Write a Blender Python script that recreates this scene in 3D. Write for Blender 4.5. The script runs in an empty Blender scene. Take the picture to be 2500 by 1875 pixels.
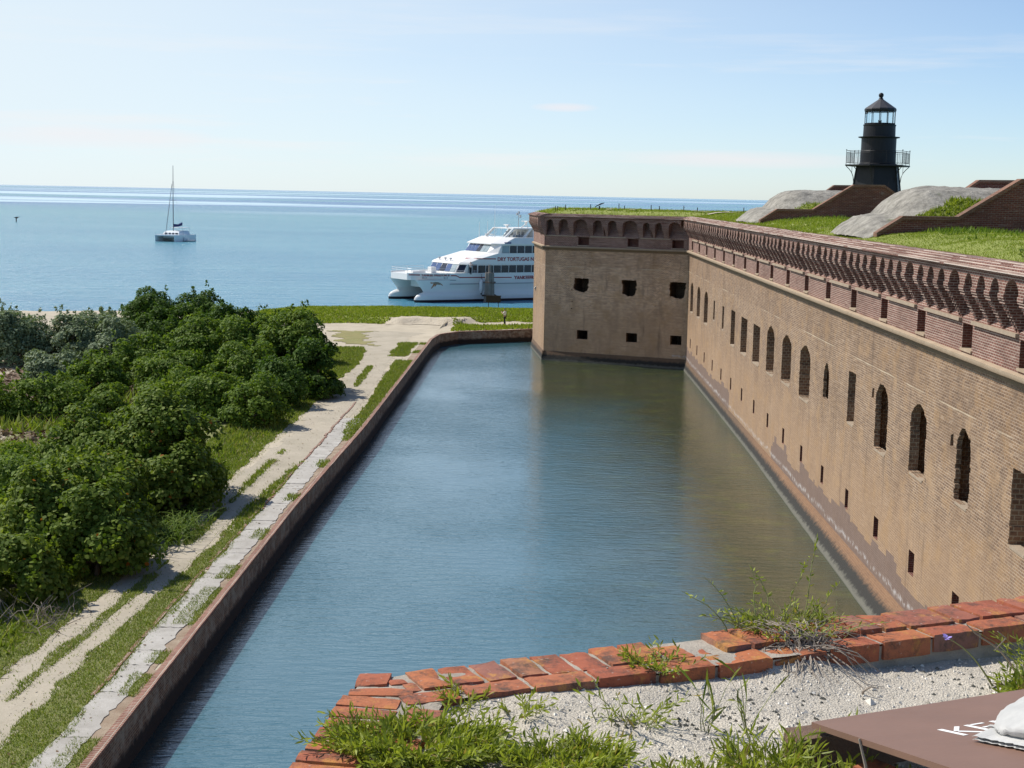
import bpy, bmesh, math, random
import numpy as np
from mathutils import Vector, Matrix, noise
from mathutils.geometry import tessellate_polygon
random.seed(7)
RNG = np.random.default_rng(11)
scene = bpy.context.scene
COL = scene.collection
rad = math.radians
CAM_H = 15.4

def lerp(a, b, t): return a + (b - a) * t
def interp(x, xs, ys): return float(np.interp(x, xs, ys))
def nz(x, y, z=0.0, s=1.0): return noise.noise(Vector((x * s, y * s, z * s)))
def sstep(a, b, x):
    t = min(1.0, max(0.0, (x - a) / (b - a))); return t * t * (3 - 2 * t)

def tag(o, label=None, cat=None, group=None, kind=None):
    if label: o['label'] = label
    if cat: o['category'] = cat
    if group: o['group'] = group
    if kind: o['kind'] = kind
    return o

def empty(name, loc, label=None, cat=None, group=None, rz=0.0):
    o = bpy.data.objects.new(name, None); COL.objects.link(o)
    o.location = loc; o.rotation_euler = (0, 0, rz); o.empty_display_size = 0.3
    return tag(o, label, cat, group)

def dup(o, parent=None, shift=None):
    c = o.copy(); COL.objects.link(c)
    if parent is not None: c.parent = parent
    if shift is not None: c.location = Vector(o.location) + Vector(shift)
    return c
def dup_tree(o, loc, rz=None, label=None):
    r = o.copy(); COL.objects.link(r); r.location = loc
    if rz is not None: r.rotation_euler = (0, 0, rz)
    if label: r['label'] = label
    for ch in list(o.children):
        c = dup(ch, r)
        for g in list(ch.children): dup(g, c)
    return r

class MB:
    """collects polygons; xf maps local points to mesh space"""
    def __init__(s, xf=None): s.v = []; s.f = []; s.mi = []; s.xf = xf
    def add(s, vs, fs, m=0):
        b = len(s.v)
        for p in vs:
            p = tuple(p); s.v.append(s.xf(p) if s.xf else p)
        for f in fs: s.f.append(tuple(b + i for i in f)); s.mi.append(m)
    def box(s, x0, x1, y0, y1, z0, z1, m=0):
        s.add([(x0,y0,z0),(x1,y0,z0),(x1,y1,z0),(x0,y1,z0),(x0,y0,z1),(x1,y0,z1),(x1,y1,z1),(x0,y1,z1)],
              [(0,3,2,1),(4,5,6,7),(0,1,5,4),(1,2,6,5),(2,3,7,6),(3,0,4,7)], m)
    def extrude(s, pts, vec, m=0, caps=True):
        n = len(pts); v = Vector(vec)
        vs = [Vector(p) for p in pts] + [Vector(p) + v for p in pts]
        fs = [(i, (i + 1) % n, n + (i + 1) % n, n + i) for i in range(n)]
        if caps: fs += [tuple(range(n - 1, -1, -1)), tuple(range(n, 2 * n))]
        s.add(vs, fs, m)
    def loft(s, rings, m=0, closed=True, caps=False):
        n = len(rings[0]); vs = [p for r in rings for p in r]; fs = []
        for k in range(len(rings) - 1):
            for i in range(n if closed else n - 1):
                j = (i + 1) % n
                fs.append((k*n+i, k*n+j, (k+1)*n+j, (k+1)*n+i))
        if caps: fs += [tuple(range(n - 1, -1, -1)), tuple(range((len(rings)-1)*n, len(rings)*n))]
        s.add(vs, fs, m)
    def tube(s, path, r, n=6, m=0, caps=True):
        path = [Vector(p) for p in path]; rr = r if isinstance(r, (list, tuple)) else [r] * len(path)
        rings = []
        for i, p in enumerate(path):
            d = (path[min(i+1, len(path)-1)] - path[max(i-1, 0)])
            d = d.normalized() if d.length > 1e-9 else Vector((0,0,1))
            a = d.cross(Vector((0,0,1)) if abs(d.z) < .9 else Vector((1,0,0))).normalized(); b = d.cross(a)
            rings.append([p + (a*math.cos(2*math.pi*k/n) + b*math.sin(2*math.pi*k/n)) * rr[i] for k in range(n)])
        s.loft(rings, m, True, caps)
    def lathe(s, prof, n=24, c=(0,0), a0=0.0, m=0):
        rings = [[(c[0]+r*math.cos(a0+2*math.pi*k/n), c[1]+r*math.sin(a0+2*math.pi*k/n), z) for k in range(n)] for r, z in prof]
        s.loft(rings, m, True, True)
    def tess(s, loops, fn, m=0):
        """2-D loops (outer first, then holes) turned into triangles; fn maps (u,v) to a point"""
        pts = [p for l in loops for p in l]
        tris = tessellate_polygon([[Vector((p[0], p[1], 0)) for p in l] for l in loops])
        s.add([fn(*p) for p in pts], [tuple(t) for t in tris], m)
    def build(s, name, mat, parent=None, uv=False, smooth=False, recalc=True, hdir=(0,1,0), local=False, merge=False):
        me = bpy.data.meshes.new(name); me.from_pydata(s.v, [], s.f)
        mats = mat if isinstance(mat, (list, tuple)) else [mat]
        for mm in mats: me.materials.append(mm)
        if len(mats) > 1: me.polygons.foreach_set('material_index', s.mi)
        if recalc or merge:
            bm = bmesh.new(); bm.from_mesh(me)
            if merge: bmesh.ops.remove_doubles(bm, verts=bm.verts, dist=1e-5)
            bmesh.ops.recalc_face_normals(bm, faces=bm.faces); bm.to_mesh(me); bm.free()
        if smooth: me.polygons.foreach_set('use_smooth', [True] * len(me.polygons))
        me.update()
        if uv: boxuv(me, hdir)
        return link(name, me, parent, local)

def link(name, me, parent=None, local=False):
    o = bpy.data.objects.new(name, me); COL.objects.link(o)
    if parent is not None:
        o.parent = parent
        if not local:       # mesh holds world points: cancel the parents' offsets
            off = Vector((0,0,0)); q = parent
            while q is not None: off += Vector(q.location); q = q.parent
            o.location = -off
    return o

def boxuv(me, hdir=(0,1,0)):
    uvl = me.uv_layers.new(name='UVMap'); h = Vector(hdir).normalized(); h2 = Vector((-h.y, h.x, 0))
    for p in me.polygons:
        n = p.normal
        if abs(n.z) > .97: t, b = h, h2
        else:
            t = Vector((-n.y, n.x, 0)).normalized(); b = n.cross(t)
            if b.z < 0: b = -b
        for li in p.loop_indices:
            c = me.vertices[me.loops[li].vertex_index].co
            uvl.data[li].uv = (c.dot(t), c.dot(b))

def np_mesh(name, verts, k, mat, parent=None, smooth=False, local=False):
    """verts: (n,k,3) array, one k-gon each"""
    n = verts.shape[0]; me = bpy.data.meshes.new(name)
    me.vertices.add(n*k); me.vertices.foreach_set('co', verts.reshape(-1).astype(np.float32))
    me.loops.add(n*k); me.loops.foreach_set('vertex_index', np.arange(n*k, dtype=np.int32))
    me.polygons.add(n); me.polygons.foreach_set('loop_start', np.arange(0, n*k, k, dtype=np.int32))
    me.polygons.foreach_set('loop_total', np.full(n, k, dtype=np.int32))
    if smooth: me.polygons.foreach_set('use_smooth', np.ones(n, dtype=bool))
    me.materials.append(mat); me.update(calc_edges=True)
    return link(name, me, parent, local)

def grid_mesh(name, P, mat, keep=None, smooth=True, parent=None):
    """P: (ny,nx,3) array; keep: (ny-1,nx-1) bool"""
    ny, nx = P.shape[:2]; idx = np.arange(ny*nx).reshape(ny, nx)
    q = np.stack([idx[:-1,:-1], idx[:-1,1:], idx[1:,1:], idx[1:,:-1]], -1)
    q = q[keep] if keep is not None else q.reshape(-1, 4)
    used = np.unique(q); rm = np.full(ny*nx, -1); rm[used] = np.arange(len(used)); q = rm[q]
    V = P.reshape(-1, 3)[used]; me = bpy.data.meshes.new(name)
    me.vertices.add(len(V)); me.vertices.foreach_set('co', V.reshape(-1).astype(np.float32))
    me.loops.add(q.size); me.loops.foreach_set('vertex_index', q.reshape(-1).astype(np.int32))
    me.polygons.add(len(q)); me.polygons.foreach_set('loop_start', np.arange(0, q.size, 4, dtype=np.int32))
    me.polygons.foreach_set('loop_total', np.full(len(q), 4, dtype=np.int32))
    if smooth: me.polygons.foreach_set('use_smooth', np.ones(len(q), dtype=bool))
    me.materials.append(mat); me.update(calc_edges=True)
    return link(name, me, parent)

def blade_verts(P, h, w, lean=.5, hj=.4):
    """triangular grass blades at points P (n,3)"""
    n = len(P); a = RNG.uniform(0, 2*np.pi, n); b = RNG.uniform(0, 2*np.pi, n)
    hh = h * RNG.uniform(1-hj, 1+hj, n); ww = w * RNG.uniform(.7, 1.3, n)
    t = np.stack([np.cos(a), np.sin(a), np.zeros(n)], 1) * ww[:, None] * .5
    L = lean * RNG.uniform(0, 1, n) * hh
    tip = P + np.stack([np.cos(b)*L, np.sin(b)*L, hh], 1)
    return np.stack([P - t, P + t, tip], 1)

def leaf_verts(C, Nn, ln, wd, k=4):
    """flat leaves at C facing Nn; k=4 diamonds, k=6 round"""
    n = len(C); R = RNG.normal(size=(n, 3)); t = np.cross(Nn, R); t /= np.linalg.norm(t, axis=1)[:, None] + 1e-9
    b = np.cross(Nn, t); l = (ln * RNG.uniform(.7, 1.25, n))[:, None] * .5; w = l * (wd / ln)
    if k == 4: vs = [C - t*l, C + b*w, C + t*l, C - b*w]
    else: vs = [C + t*l*math.cos(2*math.pi*i/k) + b*w*math.sin(2*math.pi*i/k) for i in range(k)]
    return np.stack(vs, 1)
# ------------------------------------------------------------------ materials
def new_mat(name):
    m = bpy.data.materials.new(name); m.use_nodes = True; nt = m.node_tree; nt.nodes.clear()
    out = nt.nodes.new('ShaderNodeOutputMaterial'); b = nt.nodes.new('ShaderNodeBsdfPrincipled')
    nt.links.new(b.outputs[0], out.inputs[0]); return m, nt, b, out
def ND(nt, t, ins=None, **props):
    n = nt.nodes.new('ShaderNode' + t)
    for k, v in props.items(): setattr(n, k, v)
    for k, v in (ins or {}).items():
        s = n.inputs[k]
        if isinstance(v, bpy.types.NodeSocket): nt.links.new(v, s)
        else: s.default_value = v
    return n
def C4(c): return (c[0], c[1], c[2], 1.0)
def MIX(nt, fac, a, b, mode='MIX'):
    n = ND(nt, 'MixRGB', blend_type=mode)
    for i, v in ((0, fac), (1, a), (2, b)):
        if isinstance(v, bpy.types.NodeSocket): nt.links.new(v, n.inputs[i])
        else: n.inputs[i].default_value = v if i == 0 else C4(v)
    return n.outputs[0]
def MATH(nt, op, a, b=None, c=None, clamp=False):
    n = ND(nt, 'Math', operation=op, use_clamp=clamp)
    for i, v in enumerate((a, b, c)):
        if v is None: continue
        if isinstance(v, bpy.types.NodeSocket): nt.links.new(v, n.inputs[i])
        else: n.inputs[i].default_value = v
    return n.outputs[0]
def RANGE(nt, v, a, b, lo=0., hi=1.):
    n = ND(nt, 'MapRange', {'From Min': a, 'From Max': b, 'To Min': lo, 'To Max': hi}); n.clamp = True
    nt.links.new(v, n.inputs[0]); return n.outputs[0]
def POS(nt): return ND(nt, 'NewGeometry').outputs['Position']
def XYZ(nt, v):
    n = ND(nt, 'SeparateXYZ', {0: v}); return n.outputs
def SCALE(nt, v, s):
    n = ND(nt, 'VectorMath', {0: v, 1: s}, operation='MULTIPLY'); return n.outputs[0]
def NOISE(nt, vec, scale, detail=4., rough=.55, out=0):
    n = ND(nt, 'TexNoise', {'Scale': scale, 'Detail': detail, 'Roughness': rough})
    if vec is not None: nt.links.new(vec, n.inputs['Vector'])
    return n.outputs[out]
def BUMP(nt, h, strength, dist=.02):
    return ND(nt, 'Bump', {'Height': h, 'Strength': strength, 'Distance': dist}).outputs[0]
def ISLAND(nt): return ND(nt, 'NewGeometry').outputs['Random Per Island']
def setp(nt, b, color=None, rough=None, normal=None, **kw):
    for k, v in (('Base Color', color), ('Roughness', rough), ('Normal', normal)):
        if v is None: continue
        if isinstance(v, bpy.types.NodeSocket): nt.links.new(v, b.inputs[k])
        else: b.inputs[k].default_value = C4(v) if k == 'Base Color' else v
    for k, v in kw.items(): b.inputs[k].default_value = v

def plain(name, c, rough=.5, metal=0., vary=.12, scale=3., bump=0.):
    m, nt, b, _ = new_mat(name); p = POS(nt); n = NOISE(nt, p, scale, 5.)
    col = MIX(nt, n, tuple(x*(1-vary) for x in c), tuple(min(1, x*(1+vary)) for x in c))
    setp(nt, b, col, rough, BUMP(nt, NOISE(nt, p, scale*8, 3.), bump) if bump else None, Metallic=metal); return m

def brick_mat(name, c1, c2, mortar, bw=.24, rh=.08, ms=.010, stain=(.10,.07,.045), stain_amt=.5, extra=None, bump=.5, salt=.15):
    m, nt, b, _ = new_mat(name); uv = ND(nt, 'UVMap').outputs[0]; p = POS(nt)
    wob = ND(nt, 'VectorMath', {0: uv, 1: SCALE(nt, NOISE(nt, uv, 3., 2., out=1), (.02,.012,0))}, operation='ADD').outputs[0]
    br = ND(nt, 'TexBrick', {'Vector': wob, 'Color1': C4(c1), 'Color2': C4(c2), 'Mortar': C4(mortar), 'Scale': 1., 'Mortar Size': ms,
            'Mortar Smooth': .3, 'Bias': -.1, 'Brick Width': bw, 'Row Height': rh})
    col = br.outputs[0]
    big = NOISE(nt, p, .35, 6., .6); mid = NOISE(nt, p, 1.7, 5., .65); fine = NOISE(nt, p, 9., 3.)
    col = MIX(nt, MATH(nt, 'MULTIPLY', RANGE(nt, big, .42, .68), stain_amt), col, stain)
    col = MIX(nt, RANGE(nt, mid, .3, .75, 0., .45), col, MIX(nt, 1., col, (.55,.5,.48), 'MULTIPLY'))
    col = MIX(nt, MATH(nt, 'MULTIPLY', RANGE(nt, NOISE(nt, p, 2.6, 7., .7), .60, .74), salt), col, (.62,.58,.52))
    col = MIX(nt, RANGE(nt, fine, .25, .8, 0., .5), col, MIX(nt, 1., col, (.72,.7,.7), 'MULTIPLY'))
    st = NOISE(nt, SCALE(nt, uv, (.7, 8., 1.)), 1.2, 6., .75)      # runs of darker and paler courses
    col = MIX(nt, RANGE(nt, st, .50, .66, 0., .7), col, MIX(nt, 1., col, (.52,.49,.47), 'MULTIPLY'))
    col = MIX(nt, RANGE(nt, st, .45, .33, 0., .5), col, mortar)
    if extra: col = extra(nt, p, col, br)
    h = MATH(nt, 'ADD', MATH(nt, 'MULTIPLY', br.outputs['Fac'], -1.), MATH(nt, 'MULTIPLY', fine, .8))
    setp(nt, b, col, .92, BUMP(nt, h, bump, .02)); return m

def tan_extra(nt, p, col, br):
    x, y, z = XYZ(nt, p)
    # worn lower storey: smoother, paler, pinker face
    pits = ND(nt, 'TexVoronoi', {'Vector': p, 'Scale': 1.9}); col = MIX(nt, MATH(nt, 'MULTIPLY', MATH(nt, 'LESS_THAN', pits.outputs['Distance'], .07), .8), col, (.05,.032,.022))
    col = MIX(nt, RANGE(nt, NOISE(nt, SCALE(nt, p, (1.,1.,.35)), 1.1, 6., .7), .52, .70, 0., .5), col, (.20,.14,.095))
    low = RANGE(nt, MATH(nt, 'ADD', z, MATH(nt, 'MULTIPLY', NOISE(nt, p, .5, 4.), 3.)), 7.6, 5.2)
    col = MIX(nt, MATH(nt, 'MULTIPLY', low, .5), col, (.435, .280, .165))
    pan = ND(nt, 'TexWhiteNoise', {'W': MATH(nt, 'FLOOR', MATH(nt, 'DIVIDE', MATH(nt, 'ADD', y, 1.3), 2.785))}, noise_dimensions='1D').outputs[0]
    col = MIX(nt, MATH(nt, 'MULTIPLY', pan, .28), col, MIX(nt, 1., col, (.72,.66,.62), 'MULTIPLY'))
    col = MIX(nt, RANGE(nt, NOISE(nt, SCALE(nt, p, (1.,1.,.12)), 1.6, 5., .7), .56, .70, 0., .55), col, (.16,.105,.07))
    col = MIX(nt, RANGE(nt, NOISE(nt, p, .45, 7., .75), .55, .66, 0., .5), col, (.43,.31,.215))
    lin = MIX(nt, RANGE(nt, NOISE(nt, p, .9, 5., .6), .50, .64, 0., .35), col, (.40,.235,.10)); col = lin
    seam = RANGE(nt, MATH(nt, 'ABSOLUTE', MATH(nt, 'SUBTRACT', z, MATH(nt, 'ADD', 8.87, MATH(nt, 'MULTIPLY', NOISE(nt, p, .6, 2.), .06)))), .035, .012)
    upper = RANGE(nt, z, 8.85, 8.95)
    col = MIX(nt, MATH(nt, 'MULTIPLY', upper, .35), col, MIX(nt, 1., col, (.74,.70,.68), 'MULTIPLY'))
    col = MIX(nt, MATH(nt, 'MULTIPLY', seam, RANGE(nt, NOISE(nt, p, .35, 3.), .45, .6, 0., .7)), col, (.60,.50,.36))
    # lost-face patches with stepped tops, near the water
    cell = MATH(nt, 'FLOOR', MATH(nt, 'DIVIDE', y, 1.25))
    rnd = ND(nt, 'TexWhiteNoise', {'W': cell}, noise_dimensions='1D').outputs[0]
    hh = MATH(nt, 'ADD', MATH(nt, 'MULTIPLY', rnd, .45), 1.55)
    cell2 = MATH(nt, 'FLOOR', MATH(nt, 'DIVIDE', y, 4.1))
    hh = MATH(nt, 'ADD', hh, MATH(nt, 'MULTIPLY', ND(nt, 'TexWhiteNoise', {'W': cell2}, noise_dimensions='1D').outputs[0], .5))
    inz = MATH(nt, 'LESS_THAN', z, hh)
    reg = MATH(nt, 'MAXIMUM', MATH(nt, 'MULTIPLY', MATH(nt, 'GREATER_THAN', y, 102.), MATH(nt, 'LESS_THAN', y, 133.)),
               MATH(nt, 'MULTIPLY', MATH(nt, 'GREATER_THAN', y, 40.), MATH(nt, 'LESS_THAN', y, 83.)))
    west = MATH(nt, 'GREATER_THAN', x, 12.2)
    msk = MATH(nt, 'MULTIPLY', MATH(nt, 'MULTIPLY', inz, reg), west)
    col = MIX(nt, MATH(nt, 'MULTIPLY', msk, .82), col, MIX(nt, NOISE(nt, p, 3., 4.), (.13,.085,.07), (.21,.15,.13)))
    # lime bloom along the plinth
    lz = MATH(nt, 'ADD', .85, MATH(nt, 'MULTIPLY', NOISE(nt, p, .8, 4.), .55))
    d = MATH(nt, 'ABSOLUTE', MATH(nt, 'SUBTRACT', z, lz))
    bl = MATH(nt, 'MULTIPLY', RANGE(nt, d, .16, .0), RANGE(nt, NOISE(nt, p, 4., 5.), .42, .62))
    col = MIX(nt, MATH(nt, 'MULTIPLY', MATH(nt, 'MULTIPLY', bl, west), .8), col, (.55,.52,.50))
    # damp dark foot
    foot = RANGE(nt, MATH(nt, 'ADD', z, MATH(nt, 'MULTIPLY', NOISE(nt, p, 1.6, 5.), .7)), 1.35, .55)
    col = MIX(nt, MATH(nt, 'MULTIPLY', foot, .55), col, (.10,.085,.075))
    return col

def plinth_extra(nt, p, col, br):
    x, y, z = XYZ(nt, p)
    zz = MATH(nt, 'ADD', z, MATH(nt, 'MULTIPLY', MATH(nt, 'SUBTRACT', NOISE(nt, p, 3.5, 6., .7), .5), .45))
    col = MIX(nt, .6, col, MIX(nt, RANGE(nt, y, 84., 97.), (.18,.108,.064), (.085,.07,.052)))
    col = MIX(nt, RANGE(nt, zz, .66, .46), col, (.028,.026,.022))
    col = MIX(nt, RANGE(nt, zz, .26, .14), col, (.13,.125,.10))
    return col

def quay_extra(nt, p, col, br):
    x, y, z = XYZ(nt, p)
    zz = MATH(nt, 'ADD', z, MATH(nt, 'MULTIPLY', MATH(nt, 'SUBTRACT', NOISE(nt, p, 2.5, 5., .7), .5), .5))
    col = MIX(nt, RANGE(nt, NOISE(nt, p, 2.2, 6., .7), .46, .62, 0., .8), col, (.36,.32,.26))
    col = MIX(nt, RANGE(nt, zz, .62, .40), col, (.022,.018,.016)); return col

M = {}
M['tan'] = brick_mat('tan_brick', (.355,.220,.122), (.190,.110,.068), (.58,.455,.33), rh=.092, ms=.015, extra=tan_extra, stain=(.23,.145,.085), stain_amt=.55)
M['tan_shade'] = brick_mat('mottled_tan_shade_lift', (.76,.465,.26), (.38,.215,.13), (.92,.74,.54), rh=.092, ms=.015, extra=tan_extra, stain=(.42,.28,.17), stain_amt=.55)  # copy of the tan brick, colours raised to brighten walls lying in shade
M['recess'] = brick_mat('recess_brick', (.36,.215,.125), (.21,.12,.075), (.50,.39,.26), bw=.22, rh=.15, ms=.02, stain_amt=.4, salt=.05)
M['plinth'] = brick_mat('plinth_brick', (.34,.16,.07), (.24,.10,.045), (.40,.28,.16), extra=plinth_extra, stain_amt=.2)
M['red'] = brick_mat('red_brick', (.235,.088,.060), (.155,.055,.040), (.54,.43,.35), ms=.014, stain=(.13,.065,.045), stain_amt=.5, salt=.2)
M['red_dark'] = brick_mat('weathered_red_brick', (.24,.068,.042), (.15,.042,.028), (.36,.26,.2), stain=(.09,.035,.025), stain_amt=.5, salt=.25, ms=.009)
M['coping_wall'] = brick_mat('retaining_coping', (.30,.13,.075), (.21,.085,.05), (.33,.25,.18), rh=.11, stain=(.11,.07,.045), stain_amt=.6)
M['quay'] = brick_mat('moat_wall_brick', (.23,.125,.08), (.13,.075,.05), (.48,.40,.29), extra=quay_extra, stain=(.10,.06,.045), stain_amt=.5, salt=.5)
M['quay_top'] = brick_mat('moat_wall_top', (.33,.13,.085), (.24,.10,.07), (.55,.48,.38), bw=.12, rh=.24, ms=.014, stain_amt=.25, salt=.5)
M['joint'] = plain('lime_joint', (.62,.53,.45), .95, vary=.3, scale=5.)
M['ledge'] = plain('ledge_stone', (.36,.28,.20), .9, vary=.3, scale=4., bump=.4)

def cordon_mat():
    m, nt, b, _ = new_mat('cordon_mortar'); p = POS(nt); x, y, z = XYZ(nt, p)
    col = MIX(nt, NOISE(nt, p, 1.3, 6., .65), (.26,.18,.115), (.50,.40,.28))
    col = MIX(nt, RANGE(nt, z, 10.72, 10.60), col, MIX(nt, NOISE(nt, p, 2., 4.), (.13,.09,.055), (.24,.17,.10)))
    setp(nt, b, col, .9, BUMP(nt, NOISE(nt, p, 12., 4.), .5)); return m
M['cordon'] = cordon_mat()

def leafy(name, cols, rough=.6, trans=.35, spec=.15, dead=None, dead_amt=0.):
    m, nt, b, out = new_mat(name); isl = ISLAND(nt); r = ND(nt, 'ValToRGB', {0: isl}); e = r.color_ramp.elements
    while len(e) < len(cols): e.new(.5)
    for i, c in enumerate(cols): e[i].position = i / max(1, len(cols)-1); e[i].color = C4(c)
    col = r.outputs[0]
    col = MIX(nt, RANGE(nt, NOISE(nt, POS(nt), .9, 3.), .3, .7, 0., .5), col, MIX(nt, 1., col, (.6,.68,.5), 'MULTIPLY'))
    orn = ND(nt, 'ObjectInfo').outputs['Random']      # every plant has its own tint
    col = MIX(nt, RANGE(nt, orn, 0., 1., 0., .55), col, MIX(nt, 1., col, (.78,.86,.78), 'MULTIPLY'))
    if dead: col = MIX(nt, MATH(nt, 'LESS_THAN', MATH(nt, 'FRACT', MATH(nt, 'MULTIPLY', isl, 37.7)), dead_amt), col, dead)
    setp(nt, b, col, rough); b.inputs['Specular IOR Level'].default_value = spec
    tr = ND(nt, 'BsdfTranslucent', {0: MIX(nt, 1., col, (1.3,1.35,.55), 'MULTIPLY')}); mx = ND(nt, 'MixShader', {0: trans, 1: b.outputs[0], 2: tr.outputs[0]})
    nt.links.new(mx.outputs[0], out.inputs[0]); return m
M['grape'] = leafy('sea_grape_leaf', [(.085,.135,.018),(.13,.19,.024),(.19,.25,.038),(.27,.32,.07)], dead=(.40,.13,.02), dead_amt=.004)
M['darkleaf'] = leafy('dark_shrub_leaf', [(.048,.100,.016),(.082,.145,.022),(.13,.20,.034)])
M['midleaf'] = leafy('green_shrub_leaf', [(.070,.125,.016),(.115,.185,.022),(.175,.245,.035),(.235,.30,.055)])
M['silver'] = leafy('silver_leaf', [(.12,.165,.085),(.20,.25,.14),(.31,.36,.23)], trans=.2)
M['strap'] = leafy('strap_leaf', [(.07,.125,.02),(.12,.18,.03),(.20,.26,.05)])
M['grass'] = leafy('grass_blade', [(.13,.19,.030),(.20,.26,.04),(.27,.31,.06),(.31,.32,.10)], rough=.7, spec=.2, dead=(.30,.25,.12), dead_amt=.06)
M['grass_bright'] = leafy('berm_grass', [(.19,.245,.028),(.27,.325,.035),(.33,.37,.06)], rough=.7, spec=.2, dead=(.33,.29,.13), dead_amt=.05)
M['herb'] = leafy('herb_leaf', [(.21,.25,.03),(.32,.36,.05),(.45,.47,.09)], rough=.5, spec=.3, dead=(.35,.27,.10), dead_amt=.04)
M['twig'] = plain('dry_twig', (.30,.25,.20), .9, vary=.4, scale=20.)
M['bark'] = plain('bark', (.13,.10,.075), .9, vary=.4, scale=6., bump=.4)
M['stem'] = plain('green_stem', (.20,.22,.07), .7, vary=.3, scale=20.)

def soil(name, a, bcol, s1=.6, s2=6., bump=.5, fleck=None, dist=.03):
    m, nt, b, _ = new_mat(name); p = POS(nt)
    col = MIX(nt, RANGE(nt, NOISE(nt, p, s1, 6., .6), .3, .7), a, bcol)
    col = MIX(nt, RANGE(nt, NOISE(nt, p, s2, 5., .7), .3, .75, 0., .5), col, MIX(nt, 1., col, (.75,.72,.68), 'MULTIPLY'))
    if fleck: col = MIX(nt, RANGE(nt, NOISE(nt, p, s2*5, 3., .7), .60, .68), col, fleck)
    setp(nt, b, col, .95, BUMP(nt, MATH(nt, 'ADD', NOISE(nt, p, s2*3, 6., .7), NOISE(nt, p, s2*.7, 3.)), bump, dist)); return m
M['sand'] = soil('pale_sand', (.55,.48,.365), (.44,.38,.28))
M['road'] = soil('sandy_track', (.49,.43,.335), (.38,.335,.25), s1=.45)
M['earth'] = soil('grassy_earth', (.17,.195,.05), (.23,.22,.09), s1=.8)
M['earth_bright'] = soil('berm_turf', (.22,.26,.05), (.29,.31,.075), s1=.5)
M['litter'] = soil('leaf_litter', (.17,.10,.065), (.27,.18,.125), s1=1.2, s2=4., bump=1., fleck=(.45,.36,.30), dist=.12)
M['drygrass'] = soil('dry_turf', (.30,.25,.10), (.22,.22,.07), s1=.7)
M['dirt'] = soil('brick_dirt', (.27,.19,.125), (.40,.32,.23), s1=1.8, s2=8., fleck=(.24,.09,.06))
M['pebble'] = plain('pebble', (.36,.31,.25), .9, vary=.5, scale=2.)
M['slab'] = soil('worn_concrete', (.52,.495,.45), (.38,.355,.315), s1=1.1, s2=7., bump=.3, fleck=(.36,.33,.28))
M['rubble_line'] = brick_mat('brick_edging', (.28,.10,.07), (.2,.07,.05), (.5,.42,.34), stain_amt=.3)
M['bank'] = soil('eroded_sand', (.66,.58,.45), (.56,.48,.36), s1=1.2, s2=3., bump=.9, fleck=(.33,.28,.19), dist=.15)

def mound_mat():
    m, nt, b, _ = new_mat('magazine_concrete'); p = POS(nt)
    col = MIX(nt, RANGE(nt, NOISE(nt, p, 1.6, 10., .8), .34, .66), (.12,.11,.092), (.43,.40,.34))
    col = MIX(nt, RANGE(nt, NOISE(nt, p, 3., 8., .75), .52, .68, 0., .6), col, (.12,.115,.10))
    col = MIX(nt, RANGE(nt, NOISE(nt, p, .7, 5., .7), .60, .70, 0., .45), col, (.20,.22,.09))
    setp(nt, b, col, .95, BUMP(nt, NOISE(nt, p, 2.5, 9., .7), .9, .12)); return m
M['mound'] = mound_mat()

def coral_mat():
    m, nt, b, _ = new_mat('coral_sand'); p = POS(nt)
    col = MIX(nt, RANGE(nt, NOISE(nt, p, 2.4, 5., .6), .35, .65), (.70,.62,.50), (.48,.425,.34))
    v = ND(nt, 'TexVoronoi', {'Vector': p, 'Scale': 120.}); col = MIX(nt, .35, col, MIX(nt, XYZ(nt, v.outputs['Color'])[0], (.36,.325,.27), (.78,.72,.61)))
    dk = RANGE(nt, NOISE(nt, p, 9., 8., .75), .58, .70, 0., .75); col = MIX(nt, MATH(nt, 'MULTIPLY', dk, RANGE(nt, NOISE(nt, p, 3.3, 3.), .45, .6)), col, (.20,.19,.16))
    h = MATH(nt, 'ADD', NOISE(nt, p, 60., 6., .75), MATH(nt, 'MULTIPLY', v.outputs['Distance'], -.6))
    setp(nt, b, col, .95, BUMP(nt, h, .8, .012)); return m
M['coral'] = coral_mat()
def chip_mat():
    m, nt, b, _ = new_mat('coral_chips'); r = ND(nt, 'ValToRGB', {0: ISLAND(nt)}); e = r.color_ramp.elements
    e[0].color = C4((.30,.27,.22)); e[1].color = C4((.80,.76,.68)); k = e.new(.12); k.color = C4((.55,.50,.42))
    setp(nt, b, r.outputs[0], .85); return m
M['chip'] = chip_mat()

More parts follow.
